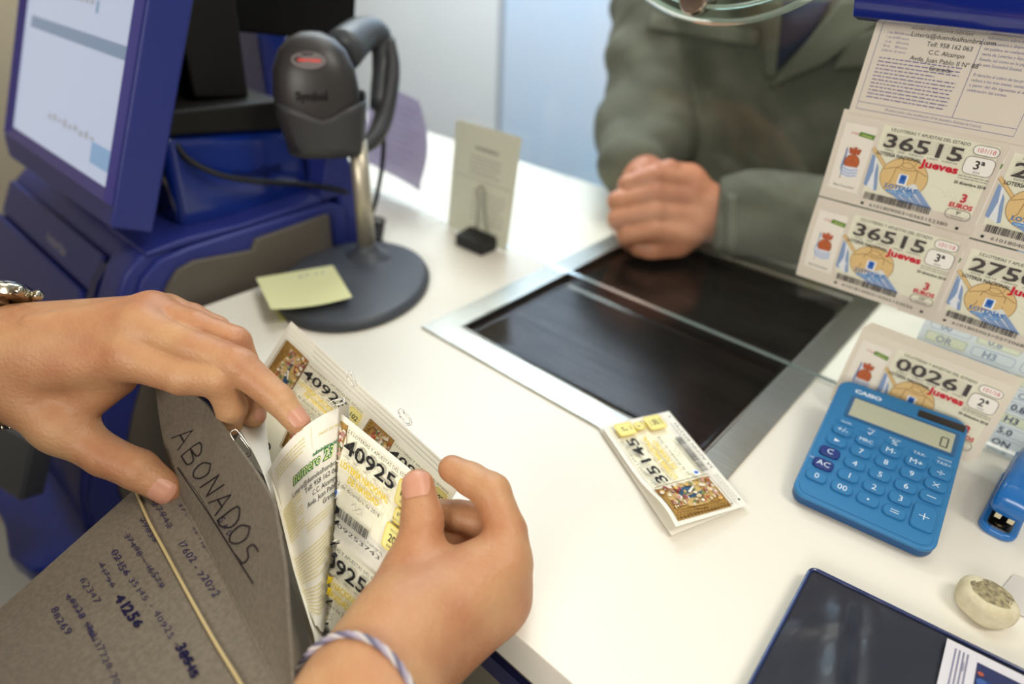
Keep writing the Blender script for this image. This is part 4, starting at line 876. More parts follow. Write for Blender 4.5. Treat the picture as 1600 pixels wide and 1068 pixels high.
tdir = np.array([.46, .888]); udir = np.array([.80, -.60])
for ch, (x, y), h in letters:
    for st_ in STR[ch]:
        pts = [hitA(*(np.array([x, y])+tdir*a*h*.9+udir*b*h*.92)) for a, b in st_]; g.tube(smoothcurve(pts, 3) if ch in 'OSDB' else pts, .00045, m_mk, 5)
g.tube([hitA(277, 730), hitA(330, 808), hitA(395, 911)], .00035, m_mk, 5)
for ch, (x, y), h in (('S', (341, 812), 12), ('A', (347, 822), 10), ('D', (353, 833), 10)):
    for st_ in STR[ch]: g.tube([hitA(*(np.array([x, y])+tdir*a*h*.9+udir*b*h*.9)) for a, b in st_], .0002, ink(PEN), 4)
g.obj('marker_lettering', flap)
# rubber band over the board
rb_ = [(211, 762), (232, 812), (262, 868), (300, 938), (338, 1005), (372, 1060), (400, 1110)]
g = M(); g.tube(smoothcurve([ptB(*q)+nB*.0011 for q in rb_], 6), .00085, mat('rubber_band_tan', (196, 176, 128), rough=.5), 8); rbo = g.obj('rubber_band', None, smooth=True)
tag(rbo, 'thin tan rubber band stretched over the handwritten board of the grey folder', 'rubber band')

# ================================================================ ticket sheets in the hands
def z5(x, y): return (380+x/1.88, 500+y/1.88)
STK = mat('sheet_paper', (244, 240, 226), rough=.6, spec=.2)
GRP = 'ticket sheets held in the hands'
# back sheets: two tickets wide, reading down to the right
def back_px(u, v): return z5(378+2.5*(u-100)-1.62*v, 272+2.3*(u-100)+2.55*v)
def back_pt(u, v, off=0.0, lift=0.0):
    x, y = back_px(u, v-lift); return Pd(x, y, .440-.00034*u-.00012*v+off)
lbs = ['front-most of the sheets behind the opened pair, a painted picture at its top left', 'second sheet edge showing above the flat ticket sheets', 'third sheet edge above the flat ticket sheets', 'rearmost sheet edge lying nearest the white counter behind the held tickets']
for i in range(4):
    def bw(x, y, h, i=i):
        q = back_pt(x-1.0*i, y, .0018*i, 4.2*i) ; c_ = math.exp(-((x-38)/14)**2)
        return q - FW*h + (FW*-.004*c_*(1-y/62) if i == 0 else 0)
    p = Pr(bw); p.sheet(bw, 200-3*i, 62, 40, 12, STK, .0003)
    if i == 0: ticketN(p, '40925', '102', '5ª', '8253742', 3); p.ox = 100; ticketN(p, '40925', '102', '6ª', '8253743', 4); p.ox = 0
    else: p.para(30, 2.2, 150, 1, 1.2, .7, (170, 166, 150), i)
    tag(p.obj('ticket_sheet'), lbs[i], 'ticket sheet', GRP)
# lower rows of the same wad, seen under the pointing finger
def low_pt(u, v):
    x, y = z5(60+2.5*u-1.3*v, 168+2.3*u+2.9*v); return Pd(x, y, .418-.0003*u-.0002*v)
lw_ = lambda x, y, h: low_pt(x, y)-FW*h
p = Pr(lw_); p.sheet(lw_, 62, 70, 12, 12, STK, .0003); p.ox = -34; p.oy = 10
p.rect(36, 3, 58, 46, (250, 246, 222)); p.text('409', 48, 42, 8.5, K, bold=.03); p.text('22', 50, 50, 2, K); p.ox = 0
picture(p, 40, 3, 20, 24, 8); tag(p.obj('ticket_sheet'), 'ticket sheet under the pointing fingertip with large digits 409 running under the finger', 'ticket sheet', GRP)
# deep valley between the opened pair
deep = nrm(FW*1.0 + RT*.03)
def foldline(yz): 
    return 283-13*((yz-262)/298.) if yz < 560 else 270-30*(yz-560)/400.
# right page: ticket 40925, two rows
def t3_z(u, v): return (219+3.1*u-1.3*v, 218+2.5*u+4.8*v)
def t3_uf(v):
    u = 20.
    for _ in range(20): x, y = t3_z(u, v); u -= (x-foldline(y))/3.1*.9
    return u
_uf = [t3_uf(v) for v in range(0, 140)]
def uf3(v): i = max(0, min(138, int(v))); return _uf[i]*(1-(v-i))+_uf[i+1]*(v-i)
def t3(x, y, h):
    u0 = uf3(y); u = max(x, u0); X, Y = t3_z(u, y); q = Pd(*z5(X, Y), .386-.00046*u-.0003*y)
    if x < u0: q = q + deep*(u0-x)*.0009 + RT*.0006 + RT*h
    return q - FW*(h if x >= u0 else 0)
p = Pr(t3); p.sheet(t3, 100, 124, 60, 62, STK, .0002); ticketN(p, '40925', '12ª', '6ª', '0409253743', 6); p.oy = 62; ticketN(p, '40925', '12ª', '7ª', '0409253744', 7); p.oy = 0
p.line([(0, 62), (100, 62)], .25, (214, 208, 190))
tag(p.obj('ticket_sheet'), 'opened right-hand ticket sheet numbered 40925 with yellow badges, under the right thumb', 'ticket sheet', GRP)
# left page: printed back
rows = [[(72, 445), (128, 362), (198, 300), (283, 255)], [(120, 640), (166, 588), (215, 545), (271, 500)], [(192, 850), (212, 845), (234, 838), (259, 760)]]
dep2 = [[.362, .360, .361, .370], [.350, .348, .350, .362], [.332, .332, .336, .350]]
G2 = [[Pd(*z5(*q), d_) for q, d_ in zip(r_, dr)] for r_, dr in zip(rows, dep2)]
_t2 = patch(G2, [0, 22, 44, 66], [0, 50, 108])
def t2(x, y, h):
    if x <= 66: return _t2(x, y, -h) if False else _t2(x, y, 0) - FW*h
    return _t2(66, y, 0) + deep*(x-66)*.0009 - RT*.0004
p = Pr(t2); p.sheet(t2, 90, 122, 50, 50, STK, .0002)
YT = (222, 204, 110)
p.rring(3, 3, 84, 56, 1, .3, YT); p.line([(44, 3), (44, 16)], .25, YT); p.line([(3, 16), (86, 16)], .3, YT)
for k_ in range(16):
    p.line([(3+1.2*q, 59-.0*q-8*math.sqrt(q/10+.01)-k_*1.2) for q in range(0, 14)], .22, (232, 220, 150))
p.text('PAGO DE PREMIOS', 50, 11, 1.7, YT, wd=24); p.para(8, 6, 30, 4, 2.2, .9, YT, 5)
for i, t in enumerate(('numero 23',)):
    p.text(t, 22, 27, 6.2, (40, 120, 60), wd=40, bold=.06, slant=.25); p.text(t, 22, 27, 6.2, (226, 236, 160), wd=40, bold=.0, slant=.25)
p.text('administración', 44, 20.5, 2.2, (40, 120, 60), wd=24, bold=.03, slant=.2)
for i, (t, x, ww) in enumerate((('Lotería@duendealhambra.com', 19, 56), ('Telf: 958 162 063', 33, 36), ('C.C. Alcampo', 41, 27), ('Avda. Juan Pablo II Nº 88', 34, 52), ('Granada.', 52, 18))): p.text(t, x, 33.5+4.6*i, 3.0, K, wd=ww)
p.para(5, 34, 24, 12, 2.1, .9, YT, 8); p.para(30, 56, 46, 3, 2, .8, YT, 9)
p.rring(3, 66, 84, 50, 1, .3, YT); p.para(6, 70, 60, 9, 2.3, 1.0, YT, 11); p.line([(3, 92), (60, 86)], .3, YT); p.para(6, 94, 60, 8, 2.3, 1.0, YT, 12)
for k_ in range(4): p.line([(4, 68+13*k_), (70, 61+13*k_)], .5, (228, 212, 130))
tag(p.obj('ticket_sheet'), 'opened left-hand sheet showing the yellow-printed back with a green shop stamp', 'ticket sheet', GRP)
# curved wad edge between flap and opened sheet
def strip(l, r, dl, dr, name_label, m=STK, n=26, th=.0004):
    L_, R_ = smoothcurve([Pd(*z5(*q), d_) for q, d_ in zip(l, dl)], 8), smoothcurve([Pd(*z5(*q), d_) for q, d_ in zip(r, dr)], 8)
    N = len(L_)-1
    def w(x, y, h):
        j = y/100*N; i = min(N-1, int(j)); t = j-i; a = L_[i]*(1-t)+L_[i+1]*t; b = R_[i]*(1-t)+R_[i+1]*t; return a*(1-x/100)+b*(x/100)-FW*h
    g = M(); g.sheet(w, 100, 100, 6, n, m, th); return tag(g.obj('ticket_sheet'), name_label, 'ticket sheet', GRP)
strip([(-80, 190), (-20, 300), (50, 430), (95, 560), (110, 620)], [(60, 240), (75, 380), (92, 470), (118, 600), (135, 660)], [.40, .385, .365, .352, .345], [.40, .385, .37, .356, .35], 'blank cream sheet carrying a paper clip just behind the grey flap')
strip([(84, 470), (118, 610), (150, 740), (190, 870), (212, 960), (190, 1090)], [(96, 500), (140, 640), (178, 780), (214, 880), (236, 962), (215, 1090)], [.352, .345, .338, .328, .318, .300], [.356, .35, .343, .334, .326, .31], 'cream sheet edge curling along the left of the opened sheets')
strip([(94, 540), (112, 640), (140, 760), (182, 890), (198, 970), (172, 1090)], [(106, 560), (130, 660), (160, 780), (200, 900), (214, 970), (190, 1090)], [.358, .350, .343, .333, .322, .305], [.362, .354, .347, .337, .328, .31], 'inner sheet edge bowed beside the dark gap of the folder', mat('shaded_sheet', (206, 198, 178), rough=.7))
strip([(100, 560), (118, 700), (128, 840), (132, 960), (135, 1090)], [(112, 560), (150, 760), (186, 900), (200, 980), (180, 1095)], [.372, .362, .350, .335, .318], [.376, .366, .354, .342, .325], 'ticket page standing inside the folder in the dark gap', mat('shaded_inner_page', (150, 140, 124), rough=.7))  # page paper darkened, shade of the gap put into its colour
# paper clips
m_pc = mat('paper_clip_steel', (190, 188, 180), rough=.2, metal=1)
def clip(px, py, d, ang, ln, label):
    o = Pd(px, py, d); a = math.radians(ang); e1 = nrm(RT*math.cos(a)-UP*math.sin(a)); e2 = np.cross(FW, e1); g = M(); w_ = ln*.22; k = .001*ln
    pts = [(0, .25), (0, .85), (.12, 1), (.24, .85), (.24, .12), (.10, 0), (-.06, .12), (-.06, .95), (.12, 1.12), (.31, .95), (.31, .3)]
    g.tube(smoothcurve([o+e1*(v-.5)*k+e2*(u-.12)*k-FW*.0012 for u, v in pts], 4), .00035, m_pc, 6); tag(g.obj('paper_clip', smooth=True), label, 'paper clip', 'paper clips')
clip(376, 690, .352, 52, 15, 'silver paper clip on the blank sheet behind the grey flap')
clip(527, 628, .362, -20, 8, 'silver paper clip at the top of the opened pair of sheets')
clip(549, 590, .398, 65, 9, 'silver paper clip on the back sheets above the opened pair')
clip(632, 650, .378, 50, 10, 'silver paper clip on the upper edge of the back sheets, nearest the right hand')
# ================================================================ people: smooth bodies from signed distances
import openvdb
def rcone(X, a, b, ra, rb):
    a, b = np.asarray(a, np.float32), np.asarray(b, np.float32); ba = b-a; L2 = float(ba@ba) or 1e-9
    pa = X-a; t = np.clip(pa@ba/L2, 0, 1); d = pa-t[..., None]*ba
    return np.sqrt((d*d).sum(-1)) - (ra+(rb-ra)*t)
def smin(a, b, k):
    h = np.clip(.5+.5*(b-a)/k, 0, 1); return b+(a-b)*h-k*h*(1-h)
def ellip(X, c, axs, rad):
    d = (X-np.asarray(c, np.float32)); q = np.stack([(d@np.asarray(ax, np.float32))/r for ax, r in zip(axs, rad)], -1); L = np.sqrt((q*q).sum(-1)); return (L-1)*min(rad)
class Body:
    "palm: rounded cones blended together; chains: fingers, each blended into the palm"
    def __init__(s): s.palm = []; s.chains = []; s.kp = .010; s.extra = []
    def d(s, X):
        D = None
        for a, b, ra, rb in s.palm: e = rcone(X, a, b, ra, rb); D = e if D is None else smin(D, e, s.kp)
        T = D
        for ch, kf in s.chains:
            Fd = None
            for a, b, ra, rb in ch: e = rcone(X, a, b, ra, rb); Fd = e if Fd is None else smin(Fd, e, .0025)
            T = smin(T, smin(D, Fd, kf), .0006)
        for f in s.extra: T = f(X, T)
        return T
def mesh_from(fn, lo, hi, vox, name, m, parent, chunk=36):
    lo, hi = np.array(lo), np.array(hi); n = np.ceil((hi-lo)/vox).astype(int)+1
    xs = [lo[i]+vox*np.arange(n[i]) for i in range(3)]; arr = np.empty(tuple(n), np.float32)
    for i0 in range(0, n[0], chunk):
        X = np.stack(np.meshgrid(xs[0][i0:i0+chunk], xs[1], xs[2], indexing='ij'), -1).astype(np.float32); arr[i0:i0+chunk] = fn(X)
    arr = np.clip(arr, -4*vox, 4*vox)
    gr = openvdb.FloatGrid(4*vox); gr.copyFromArray(arr); pts, quads = gr.convertToQuads(0.0)
    V = pts*vox+lo; me = bpy.data.meshes.new(name)
    V[:, 2] += Z0; me.from_pydata(V.tolist(), [], quads[:, ::-1].tolist()); me.materials.append(m)
    me.polygons.foreach_set('use_smooth', [True]*len(me.polygons)); me.update()
    bm = bmesh.new(); bm.from_mesh(me)
    for _ in range(2): bmesh.ops.smooth_vert(bm, verts=bm.verts, factor=.5, use_axis_x=True, use_axis_y=True, use_axis_z=True)
    bmesh.ops.recalc_face_normals(bm, faces=bm.faces); bm.to_mesh(me); bm.free()
    o = bpy.data.objects.new(name, me); COL.objects.link(o)
    if parent is not None: setparent(o, parent)
    return o
def march(fn, px, py, d0=.15, d1=.9):
    o, v = CAM, nrm(ray(px, py)); t = d0
    for _ in range(200):
        e = float(fn((o+v*t)[None].astype(np.float32))[0])
        if e < .0002: break
        t += max(e*.7, .0002)
        if t > d1*1.6: return None
    return o+v*t
def grad(fn, p):
    e = .0006; g_ = [float(fn((p+np.eye(3)[i]*e)[None].astype(np.float32))[0]-fn((p-np.eye(3)[i]*e)[None].astype(np.float32))[0]) for i in range(3)]; return nrm(g_)
def skinmat(name, rgb, rgb2):
    m = mat(name, rgb, rough=.42, spec=.4, noise=1, nscale=28, rgb2=rgb2, bump=.5, bscale=420, sss=.12); return m
SK = skinmat('clerk_skin', (202, 156, 114), (184, 128, 92)); SK2 = skinmat('customer_skin', (204, 140, 108), (182, 116, 90)); NAIL = mat('fingernail', (206, 150, 124), rough=.35, spec=.4)
J = lambda x, y, d: Pd(x, y, d)
def chain(pts, rs): return [(pts[i], pts[i+1], rs[i]*.001, rs[i+1]*.001) for i in range(len(pts)-1)]
def nail(fn, parent, tip, base, facing, wdt=.0062, ln=.011, label=None):
    "curved nail on the back of the fingertip; tip/base joints, facing = direction of the back of the finger"
    ax = nrm(tip-base); f = nrm(facing-ax*np.dot(facing, ax)); sd = np.cross(ax, f); V = []; NU_, NV_ = 10, 10
    for j in range(NV_+1):
        t = j/NV_; c_ = tip-ax*(.0075-ln*t*1.0)+ax*.001; wv = wdt*(1-.25*abs(2*t-1)**3)*(1 if t < .8 else math.sqrt(max(.05, 1-((t-.8)/.2)**2*.75)))
        for i in range(NU_+1):
            s_ = (2*i/NU_-1)*wv; o = c_+sd*s_+f*.016; 
            p_ = o.copy()
            for _ in range(60):
                e = float(fn(p_[None].astype(np.float32))[0])
                if e < .00015: break
                p_ = p_-f*e*.8
                if np.dot(p_-c_, f) < 0: break
            V.append(p_+f*.00035)
    n = NU_+1; Fc = [(j*n+i, j*n+i+1, (j+1)*n+i+1, (j+1)*n+i) for j in range(NV_) for i in range(NU_)]
    g = M(); g.add(V+[v-f*.0008 for v in V], Fc+[tuple(np.array(q)[::-1]+len(V)) for q in Fc], NAIL); o = g.obj('fingernail', parent, smooth=True)
    return o

# ---------------------------------------------------------------- the clerk: both hands
clerk = thing('person', (-.36, 0.02, -.75), 'clerk seen only by bare forearms and hands leafing through the ticket sheets in the folder', 'person')
LH = Body()
wr = J(-45, 572, .392)
cm = J(45, 600, .388)
mc = {'i': J(205, 560, .372), 'm': J(222, 512, .376), 'r': J(240, 490, .388), 'p': J(262, 486, .402)}
LH.palm = [(J(-420, 560, .43), wr, .040, .029), (wr+UP*.006, J(60, 545, .385), .022, .019), (wr-UP*.008, J(45, 612, .388), .022, .018),
           (J(20, 580, .385), mc['i'], .021, .0125), (J(15, 545, .383), mc['m'], .020, .0125), (J(20, 525, .392), mc['r'], .018, .0115), (J(30, 520, .402), mc['p'], .016, .010),
           (J(45, 612, .388), J(95, 668, .384), .020, .0145), (J(60, 600, .392), J(150, 590, .392), .016, .012), (J(95, 660, .386), J(185, 592, .384), .010, .010)]
LH.kp = .010
ti = [mc['i'], J(285, 588, .366), J(345, 592, .366), J(362, 636, .374), J(359, 662, .381)]
tm = [mc['m'], J(300, 543, .368), J(372, 570, .366), J(436, 624, .366), J(466, 661, .365)]
tr_ = [mc['r'], J(305, 510, .382), J(366, 534, .384), J(396, 598, .388), J(397, 650, .388)]
tp = [mc['p'], J(300, 495, .402), J(338, 514, .404), J(362, 565, .408), J(362, 600, .408)]
tt = [J(92, 664, .386), J(165, 712, .386), J(215, 733, .387), J(262, 764, .389)]
LH.chains = [(chain(ti, [12.5, 10.6, 10.8, 8.8, 7.6]), .006), (chain(tm, [12.5, 10.0, 10.4, 8.6, 7.2]), .006), (chain(tr_, [11.5, 9.6, 9.8, 8.2, 7.0]), .005), (chain(tp, [10, 8.6, 8.4, 7.2, 6.4]), .005), (chain(tt, [14.5, 12.2, 12.2, 9.3]), .009)]
# tendons, knuckles and creases
def fold(a, w=.0012, k=.0009):
    "shallow ring crease around a joint: a = (point, axis)"
    p0, ax = a; ax = nrm(ax).astype(np.float32); p0 = np.asarray(p0, np.float32)
    def f(X, T):
        d_ = X-p0; s_ = d_@ax; r2 = (d_*d_).sum(-1); return T + k*np.exp(-(s_/w)**2)*np.exp(-r2/(.016**2))
    return f
def bumpy(p0, r, h):
    p0 = np.asarray(p0, np.float32)
    return lambda X, T: T - h*np.exp(-((X-p0)**2).sum(-1)/r**2)
def tendon(a, b, w, h):
    a, b = np.asarray(a, np.float32), np.asarray(b, np.float32)
    return lambda X, T: T - h*np.exp(-(np.maximum(rcone(X, a, b, 0, 0), 0)/w)**2)
up_h = nrm(-FW*.5+UP*.8)
for m_ in 'imr': LH.extra += [bumpy(mc[m_]+up_h*.010, .011, .0022), tendon(J(60, 530, .375)+up_h*.012, mc[m_]+up_h*.010, .0042, .0017)]
for c_ in (ti, tm, tr_): LH.extra += [bumpy(c_[2]-FW*.008, .008, .0010)] + [fold((c_[2]+nrm(c_[2]-c_[1])*s_, c_[2]-c_[1]), .0008, .0005) for s_ in (-.003, 0, .003)]
LH.extra += [fold((tm[3], tm[4]-tm[3]), .0009, .0006), fold((tt[2], tt[3]-tt[2]), .0010, .0006), fold((tt[2]+nrm(tt[1]-tt[2])*.004, tt[3]-tt[2]), .0009, .0005), bumpy(J(130, 530, .37), .02, -.0012)]
allp = [p for s_ in LH.palm[1:] for p in s_[:2]]+[p for c_ in (ti, tm, tr_, tp, tt) for p in c_]+[J(-400, 560, .428)]
lo = np.min(allp, 0)-.04; hi = np.max(allp, 0)+.035
hl = mesh_from(LH.d, lo, hi, .0013, 'body', SK, clerk)
# right hand
RH = Body()
wr2 = J(588, 1075, .282)
mcp = {'i': J(786, 872, .322), 'm': J(785, 912, .326), 'r': J(780, 940, .327), 'p': J(764, 958, .325)}
RH.palm = [(A3(J(440, 1400, .225)[0]-.02, -.07, -.02), wr2, .036, .0285), (wr2, J(630, 985, .298), .028, .023), (J(612, 1000, .300), J(645, 900, .322), .021, .0155),
           (J(640, 985, .300), mcp['i'], .022, .0135), (J(650, 1000, .303), mcp['m'], .022, .013), (J(655, 1015, .310), mcp['r'], .019, .0125), (J(640, 1035, .300), mcp['p'], .018, .0115), (J(660, 930, .318), J(760, 890, .324), .016, .013)]
RH.kp = .012
ri = [mcp['i'], J(792, 830, .326), J(768, 768, .334), J(735, 748, .340), J(706, 732, .345)]
rm = [mcp['m'], J(800, 870, .345), J(740, 826, .352), J(706, 818, .354), J(688, 806, .356)]
rm = [mcp['m'], J(800, 880, .346), J(745, 812, .350), J(718, 806, .350), J(690, 800, .352)]
rr_ = [mcp['r'], J(802, 905, .344), J(748, 848, .352), J(715, 846, .352), J(696, 842, .353)]
rp = [mcp['p'], J(797, 934, .328), J(756, 885, .346), J(722, 872, .350), J(700, 868, .352)]
rt_ = [J(644, 905, .322), J(655, 862, .326), J(660, 812, .332), J(653, 758, .3375)]
RH.chains = [(chain(ri, [13.5, 10.2, 10.0, 8.8, 7.6]), .006), (chain(rm, [13, 10, 9.8, 8.6, 7.6]), .005), (chain(rr_, [12.5, 10, 9.4, 8.2, 7.2]), .005), (chain(rp, [11.5, 9, 8.4, 7.4, 6.6]), .005), (chain(rt_, [15, 12.4, 11.2, 8.8]), .009)]
RH.extra = [fold((rt_[2], rt_[3]-rt_[2]), .0010, .0006), fold((rt_[2]-nrm(rt_[3]-rt_[2])*.003, rt_[3]-rt_[2]), .0008, .0004), fold((ri[2], ri[3]-ri[2]), .0010, .0005), bumpy(mcp['i']-FW*.010, .012, .0015), bumpy(mcp['m']-FW*.009+RT*.006, .010, .0012), bumpy(mcp['p']+RT*.012, .012, .0016)]
allp = [p for s_ in RH.palm[1:] for p in s_[:2]]+[p for c_ in (ri, rm, rr_, rp, rt_) for p in c_]+[wr2+(A3(J(440, 1400, .225)[0]-.02, -.07, -.02)-wr2)*.95]
lo = np.min(allp, 0)-.034; hi = np.max(allp, 0)+.03
hr = mesh_from(RH.d, lo, hi, .0013, 'right_arm', SK, clerk)
# upper body outside the picture
elL, elR = J(-430, 560, .43), J(440, 1400, .225); elR = A3(elR[0]-.02, -.07, -.02)
CB = Body(); CB.kp = .03
CB.palm = [(A3(-.47, -.34, -.35), A3(-.46, -.33, .16), .13, .14), (A3(-.46, -.33, .24), A3(-.44, -.31, .36), .055, .052), (A3(-.43, -.29, .44), A3(-.43, -.30, .50), .070, .085)]
CB.chains = []
cbm = mesh_from(CB.d, (-.66, -.52, -.52), (-.28, -.14, .62), .008, 'core', SK, clerk)
fa = lambda X: smin(rcone(X, J(-420, 560, .43), wr, .040, .029), rcone(X, elR, wr2, .042, .0285), .001)
def sweat(X):
    D = rcone(X, A3(-.50, -.34, -.40), A3(-.50, -.34, .12), .15, .145); D = smin(D, rcone(X, A3(-.40, -.33, -.40), A3(-.40, -.33, .12), .15, .145), .05)
    for sh, el, wr_ in ((A3(-.66, -.30, .17), elL, wr), (A3(-.25, -.34, .17), elR, wr2)):
        D = smin(D, rcone(X, sh, A3(-.45, -.33, .22), .075, .07), .05); w2 = el+(wr_-el)*.12
        D = smin(D, smin(rcone(X, sh, el, .070, .056), rcone(X, el, w2, .056, .048), .02), .02)
    return np.maximum(D, -rcone(X, A3(-.455, -.30, .30), A3(-.44, -.29, .45), .06, .08))
mesh_from(sweat, (-.78, -.54, -.58), (-.06, .06, .34), .009, 'sweater', mat('clerk_sweater', (44, 48, 66), rough=.9), clerk)
# one continuous body object for the clerk: join the two arm meshes and coarse forearms
bm = bmesh.new(); bm.from_mesh(hl.data); bm.from_mesh(hr.data); bm.from_mesh(cbm.data); bm.to_mesh(hl.data); bm.free(); bpy.data.objects.remove(hr); bpy.data.objects.remove(cbm)
hl.data.polygons.foreach_set('use_smooth', [True]*len(hl.data.polygons))
nail(LH.d, hl, tt[3], tt[2], -FW+RT*.1, .0075, .013); nail(LH.d, hl, tm[4], tm[3], UP*.75-FW*.75+RT*.35, .0058, .0105); nail(LH.d, hl, tr_[4]-UP*.001, tr_[3], RT*.8-FW*.4, .0045, .008)
nail(RH.d, hl, rt_[3], rt_[2], -FW+UP*.1, .0074, .0135)
# watch
m_ws = mat('watch_steel', (186, 176, 156), rough=.18, metal=1)
wt = thing('wristwatch', (0, 0, 0), 'x', 'x')
for k_ in ('label', 'category'): del wt[k_]
setparent(wt, clerk); wt.location = (0, 0, 0); wt.matrix_parent_inverse = worldmat(clerk).inverted()
axw = nrm(J(60, 560, .385)-wr); cwt = J(-2, 566, .386); e1 = nrm(UP-axw*np.dot(UP, axw)); e2 = np.cross(axw, e1)
def ringr(a):
    v = e1*math.cos(a)+e2*math.sin(a); t = .045
    for _ in range(60):
        e = float(LH.d((cwt+v*t)[None].astype(np.float32))[0])
        if abs(e) < .0001: break
        t -= e*.8
    return t, v
g = M()
for k_ in range(26):
    a = 2*math.pi*k_/26; r_, v = ringr(a); t_ = np.cross(axw, v); c_ = cwt+v*(r_+.0022)
    for s_ in (-1, 0, 1): cc_ = c_+axw*s_*.0052; g.box((-.0024, -.0034, -.0016), (.0024, .0034, .0016), m_ws, lambda x, y, z: cc_+axw*x+t_*y+v*z)
g.obj('bracelet_strap', wt, bevel=.0008)
r_, v = ringr(math.radians(-8)); cs_ = cwt+v*(r_+.001)
g = M(); g.lathe(cs_, v, [(.013, 0), (.0165, .002), (.0165, .007), (.0150, .0095), (.0135, .0105)], m_ws, 40); g.obj('watch_case', wt, smooth=False, bevel=.0004)
g = M(); g.lathe(cs_+v*.0106, v, [(.0132, 0), (.0128, .0006)], mat('watch_dial', (60, 66, 76), rough=.1, coat=1), 32); g.obj('watch_face', wt)
for s_ in (-1, 1):
    g = M(); r2_, v2 = ringr(math.radians(-8)); t_ = np.cross(axw, v2); q = cs_+v2*.004+axw*.0175+t_*s_*.006; g.lathe(q, axw, [(.0028, -.002), (.0032, 0), (.0032, .003), (.002, .004)], m_ws, 14); g.obj('watch_button', wt, smooth=True)
# thread bracelet on the right wrist: follows the skin
def skinp(px, py): 
    q = march(RH.d, px, py, .12, .5); return q
vis = [(518, 1000), (566, 999), (634, 1062)]
pts = [skinp(*q) for q in vis]
if all(q is not None for q in pts):
    nb = nrm(np.cross(pts[2]-pts[0], pts[1]-pts[0])); a0_, a1_ = RH.palm[1][0], RH.palm[1][1]
    cen = a0_+(a1_-a0_)*(np.dot(pts[1]-a0_, nb)/np.dot(a1_-a0_, nb)); f1 = nrm(np.cross(nb, [0, 0, 1.])); f2 = np.cross(nb, f1); loop = []
    for k_ in range(120):
        v = f1*math.cos(2*math.pi*k_/120)+f2*math.sin(2*math.pi*k_/120); r_ = .07
        for _ in range(80):
            e = float(RH.d((cen+v*r_)[None].astype(np.float32))[0])
            if abs(e) < .0001: break
            r_ -= e*.7
        loop.append(cen+v*(r_+.0014))
    loop.append(loop[0])
    g = M(); m1 = mat('bracelet_lilac', (170, 160, 178), rough=.8, bump=.5, bscale=900); m2 = mat('bracelet_white', (206, 198, 196), rough=.8)
    for ph, mm in ((0, m1), (2.1, m2), (4.2, mat('bracelet_slate', (112, 108, 130), rough=.8))):
        lp = []
        for i, q in enumerate(loop):
            t_ = nrm(loop[(i+1) % len(loop)]-loop[i-1]); u_ = nrm(np.cross(t_, FW)); w_ = np.cross(t_, u_); a = ph+i*2*math.pi*18/120; lp.append(q+(u_*math.cos(a)+w_*math.sin(a))*.0008)
        g.tube(lp[:-1], .0009, mm, 7, closed=True)
    o = g.obj('thread_bracelet', clerk, smooth=True)

# ---------------------------------------------------------------- the customer
cust = thing('person', (-.33, 1.0, -.75), 'customer in a grey-green jacket behind the glass with hands clasped at the tray', 'person')
zc = lambda x, y: (820+x/2.225, y/2.225)
def C_(x, y, d): return Pd(*zc(x, y), d)
CH = Body(); CH.kp = .012
hb = C_(560, 700, .735)
CH.palm = [(C_(640, 740, .745), C_(560, 680, .735), .030, .026), (C_(560, 640, .735), C_(470, 620, .725), .024, .018), (C_(560, 790, .735), C_(470, 800, .722), .026, .021), (C_(520, 700, .745), C_(400, 720, .740), .030, .026), (C_(640, 740, .745), C_(1000, 800, .74), .030, .040),
           (C_(430, 660, .75), Pd(985, 245, .83), .026, .030), (C_(430, 870, .735), C_(510, 850, .735), .020, .020)]
rows_ = [(630, 600, 335, 655, 11.5), (690, 665, 300, 712, 12), (752, 735, 300, 775, 12), (815, 800, 330, 830, 11)]
for y0, y1, xe, ye, r in rows_:
    CH.chains.append((chain([C_(560, y0, .722), C_(450, (y0+y1)/2-4, .706), C_(xe+24, ye-12, .712), C_(xe+34, ye+14, .734)], [r+2, r+.5, r, r-1.5]), .005))
CH.chains.append((chain([C_(480, 600, .735), C_(420, 585, .722), C_(395, 600, .718)], [13, 11.5, 9.5]), .006))      # thumb over the top
CH.chains.append((chain([C_(530, 610, .73), C_(500, 590, .716), C_(455, 610, .708), C_(425, 630, .706)], [13, 11.5, 10.5, 9]), .005))
CH.chains.append((chain([C_(510, 850, .735), C_(440, 872, .725), C_(400, 862, .725)], [14, 13, 10.5]), .006))
CH.extra = [bumpy(C_(450, 630, .70), .012, .002), bumpy(C_(440, 690, .70), .012, .002), bumpy(C_(440, 755, .70), .012, .002)]
xs_ = [C_(270, 540, .80), C_(270, 920, .70), C_(760, 540, .76), C_(760, 920, .70), C_(330, 560, .85)]
lo = np.min(xs_, 0)-.02; hi = np.max(xs_, 0)+.02; lo[2] = .0015
CH.extra.append(lambda X, T: np.maximum(T, .0025-X[..., 2]))
cbody = mesh_from(CH.d, lo, hi, .0021, 'body', SK2, cust)
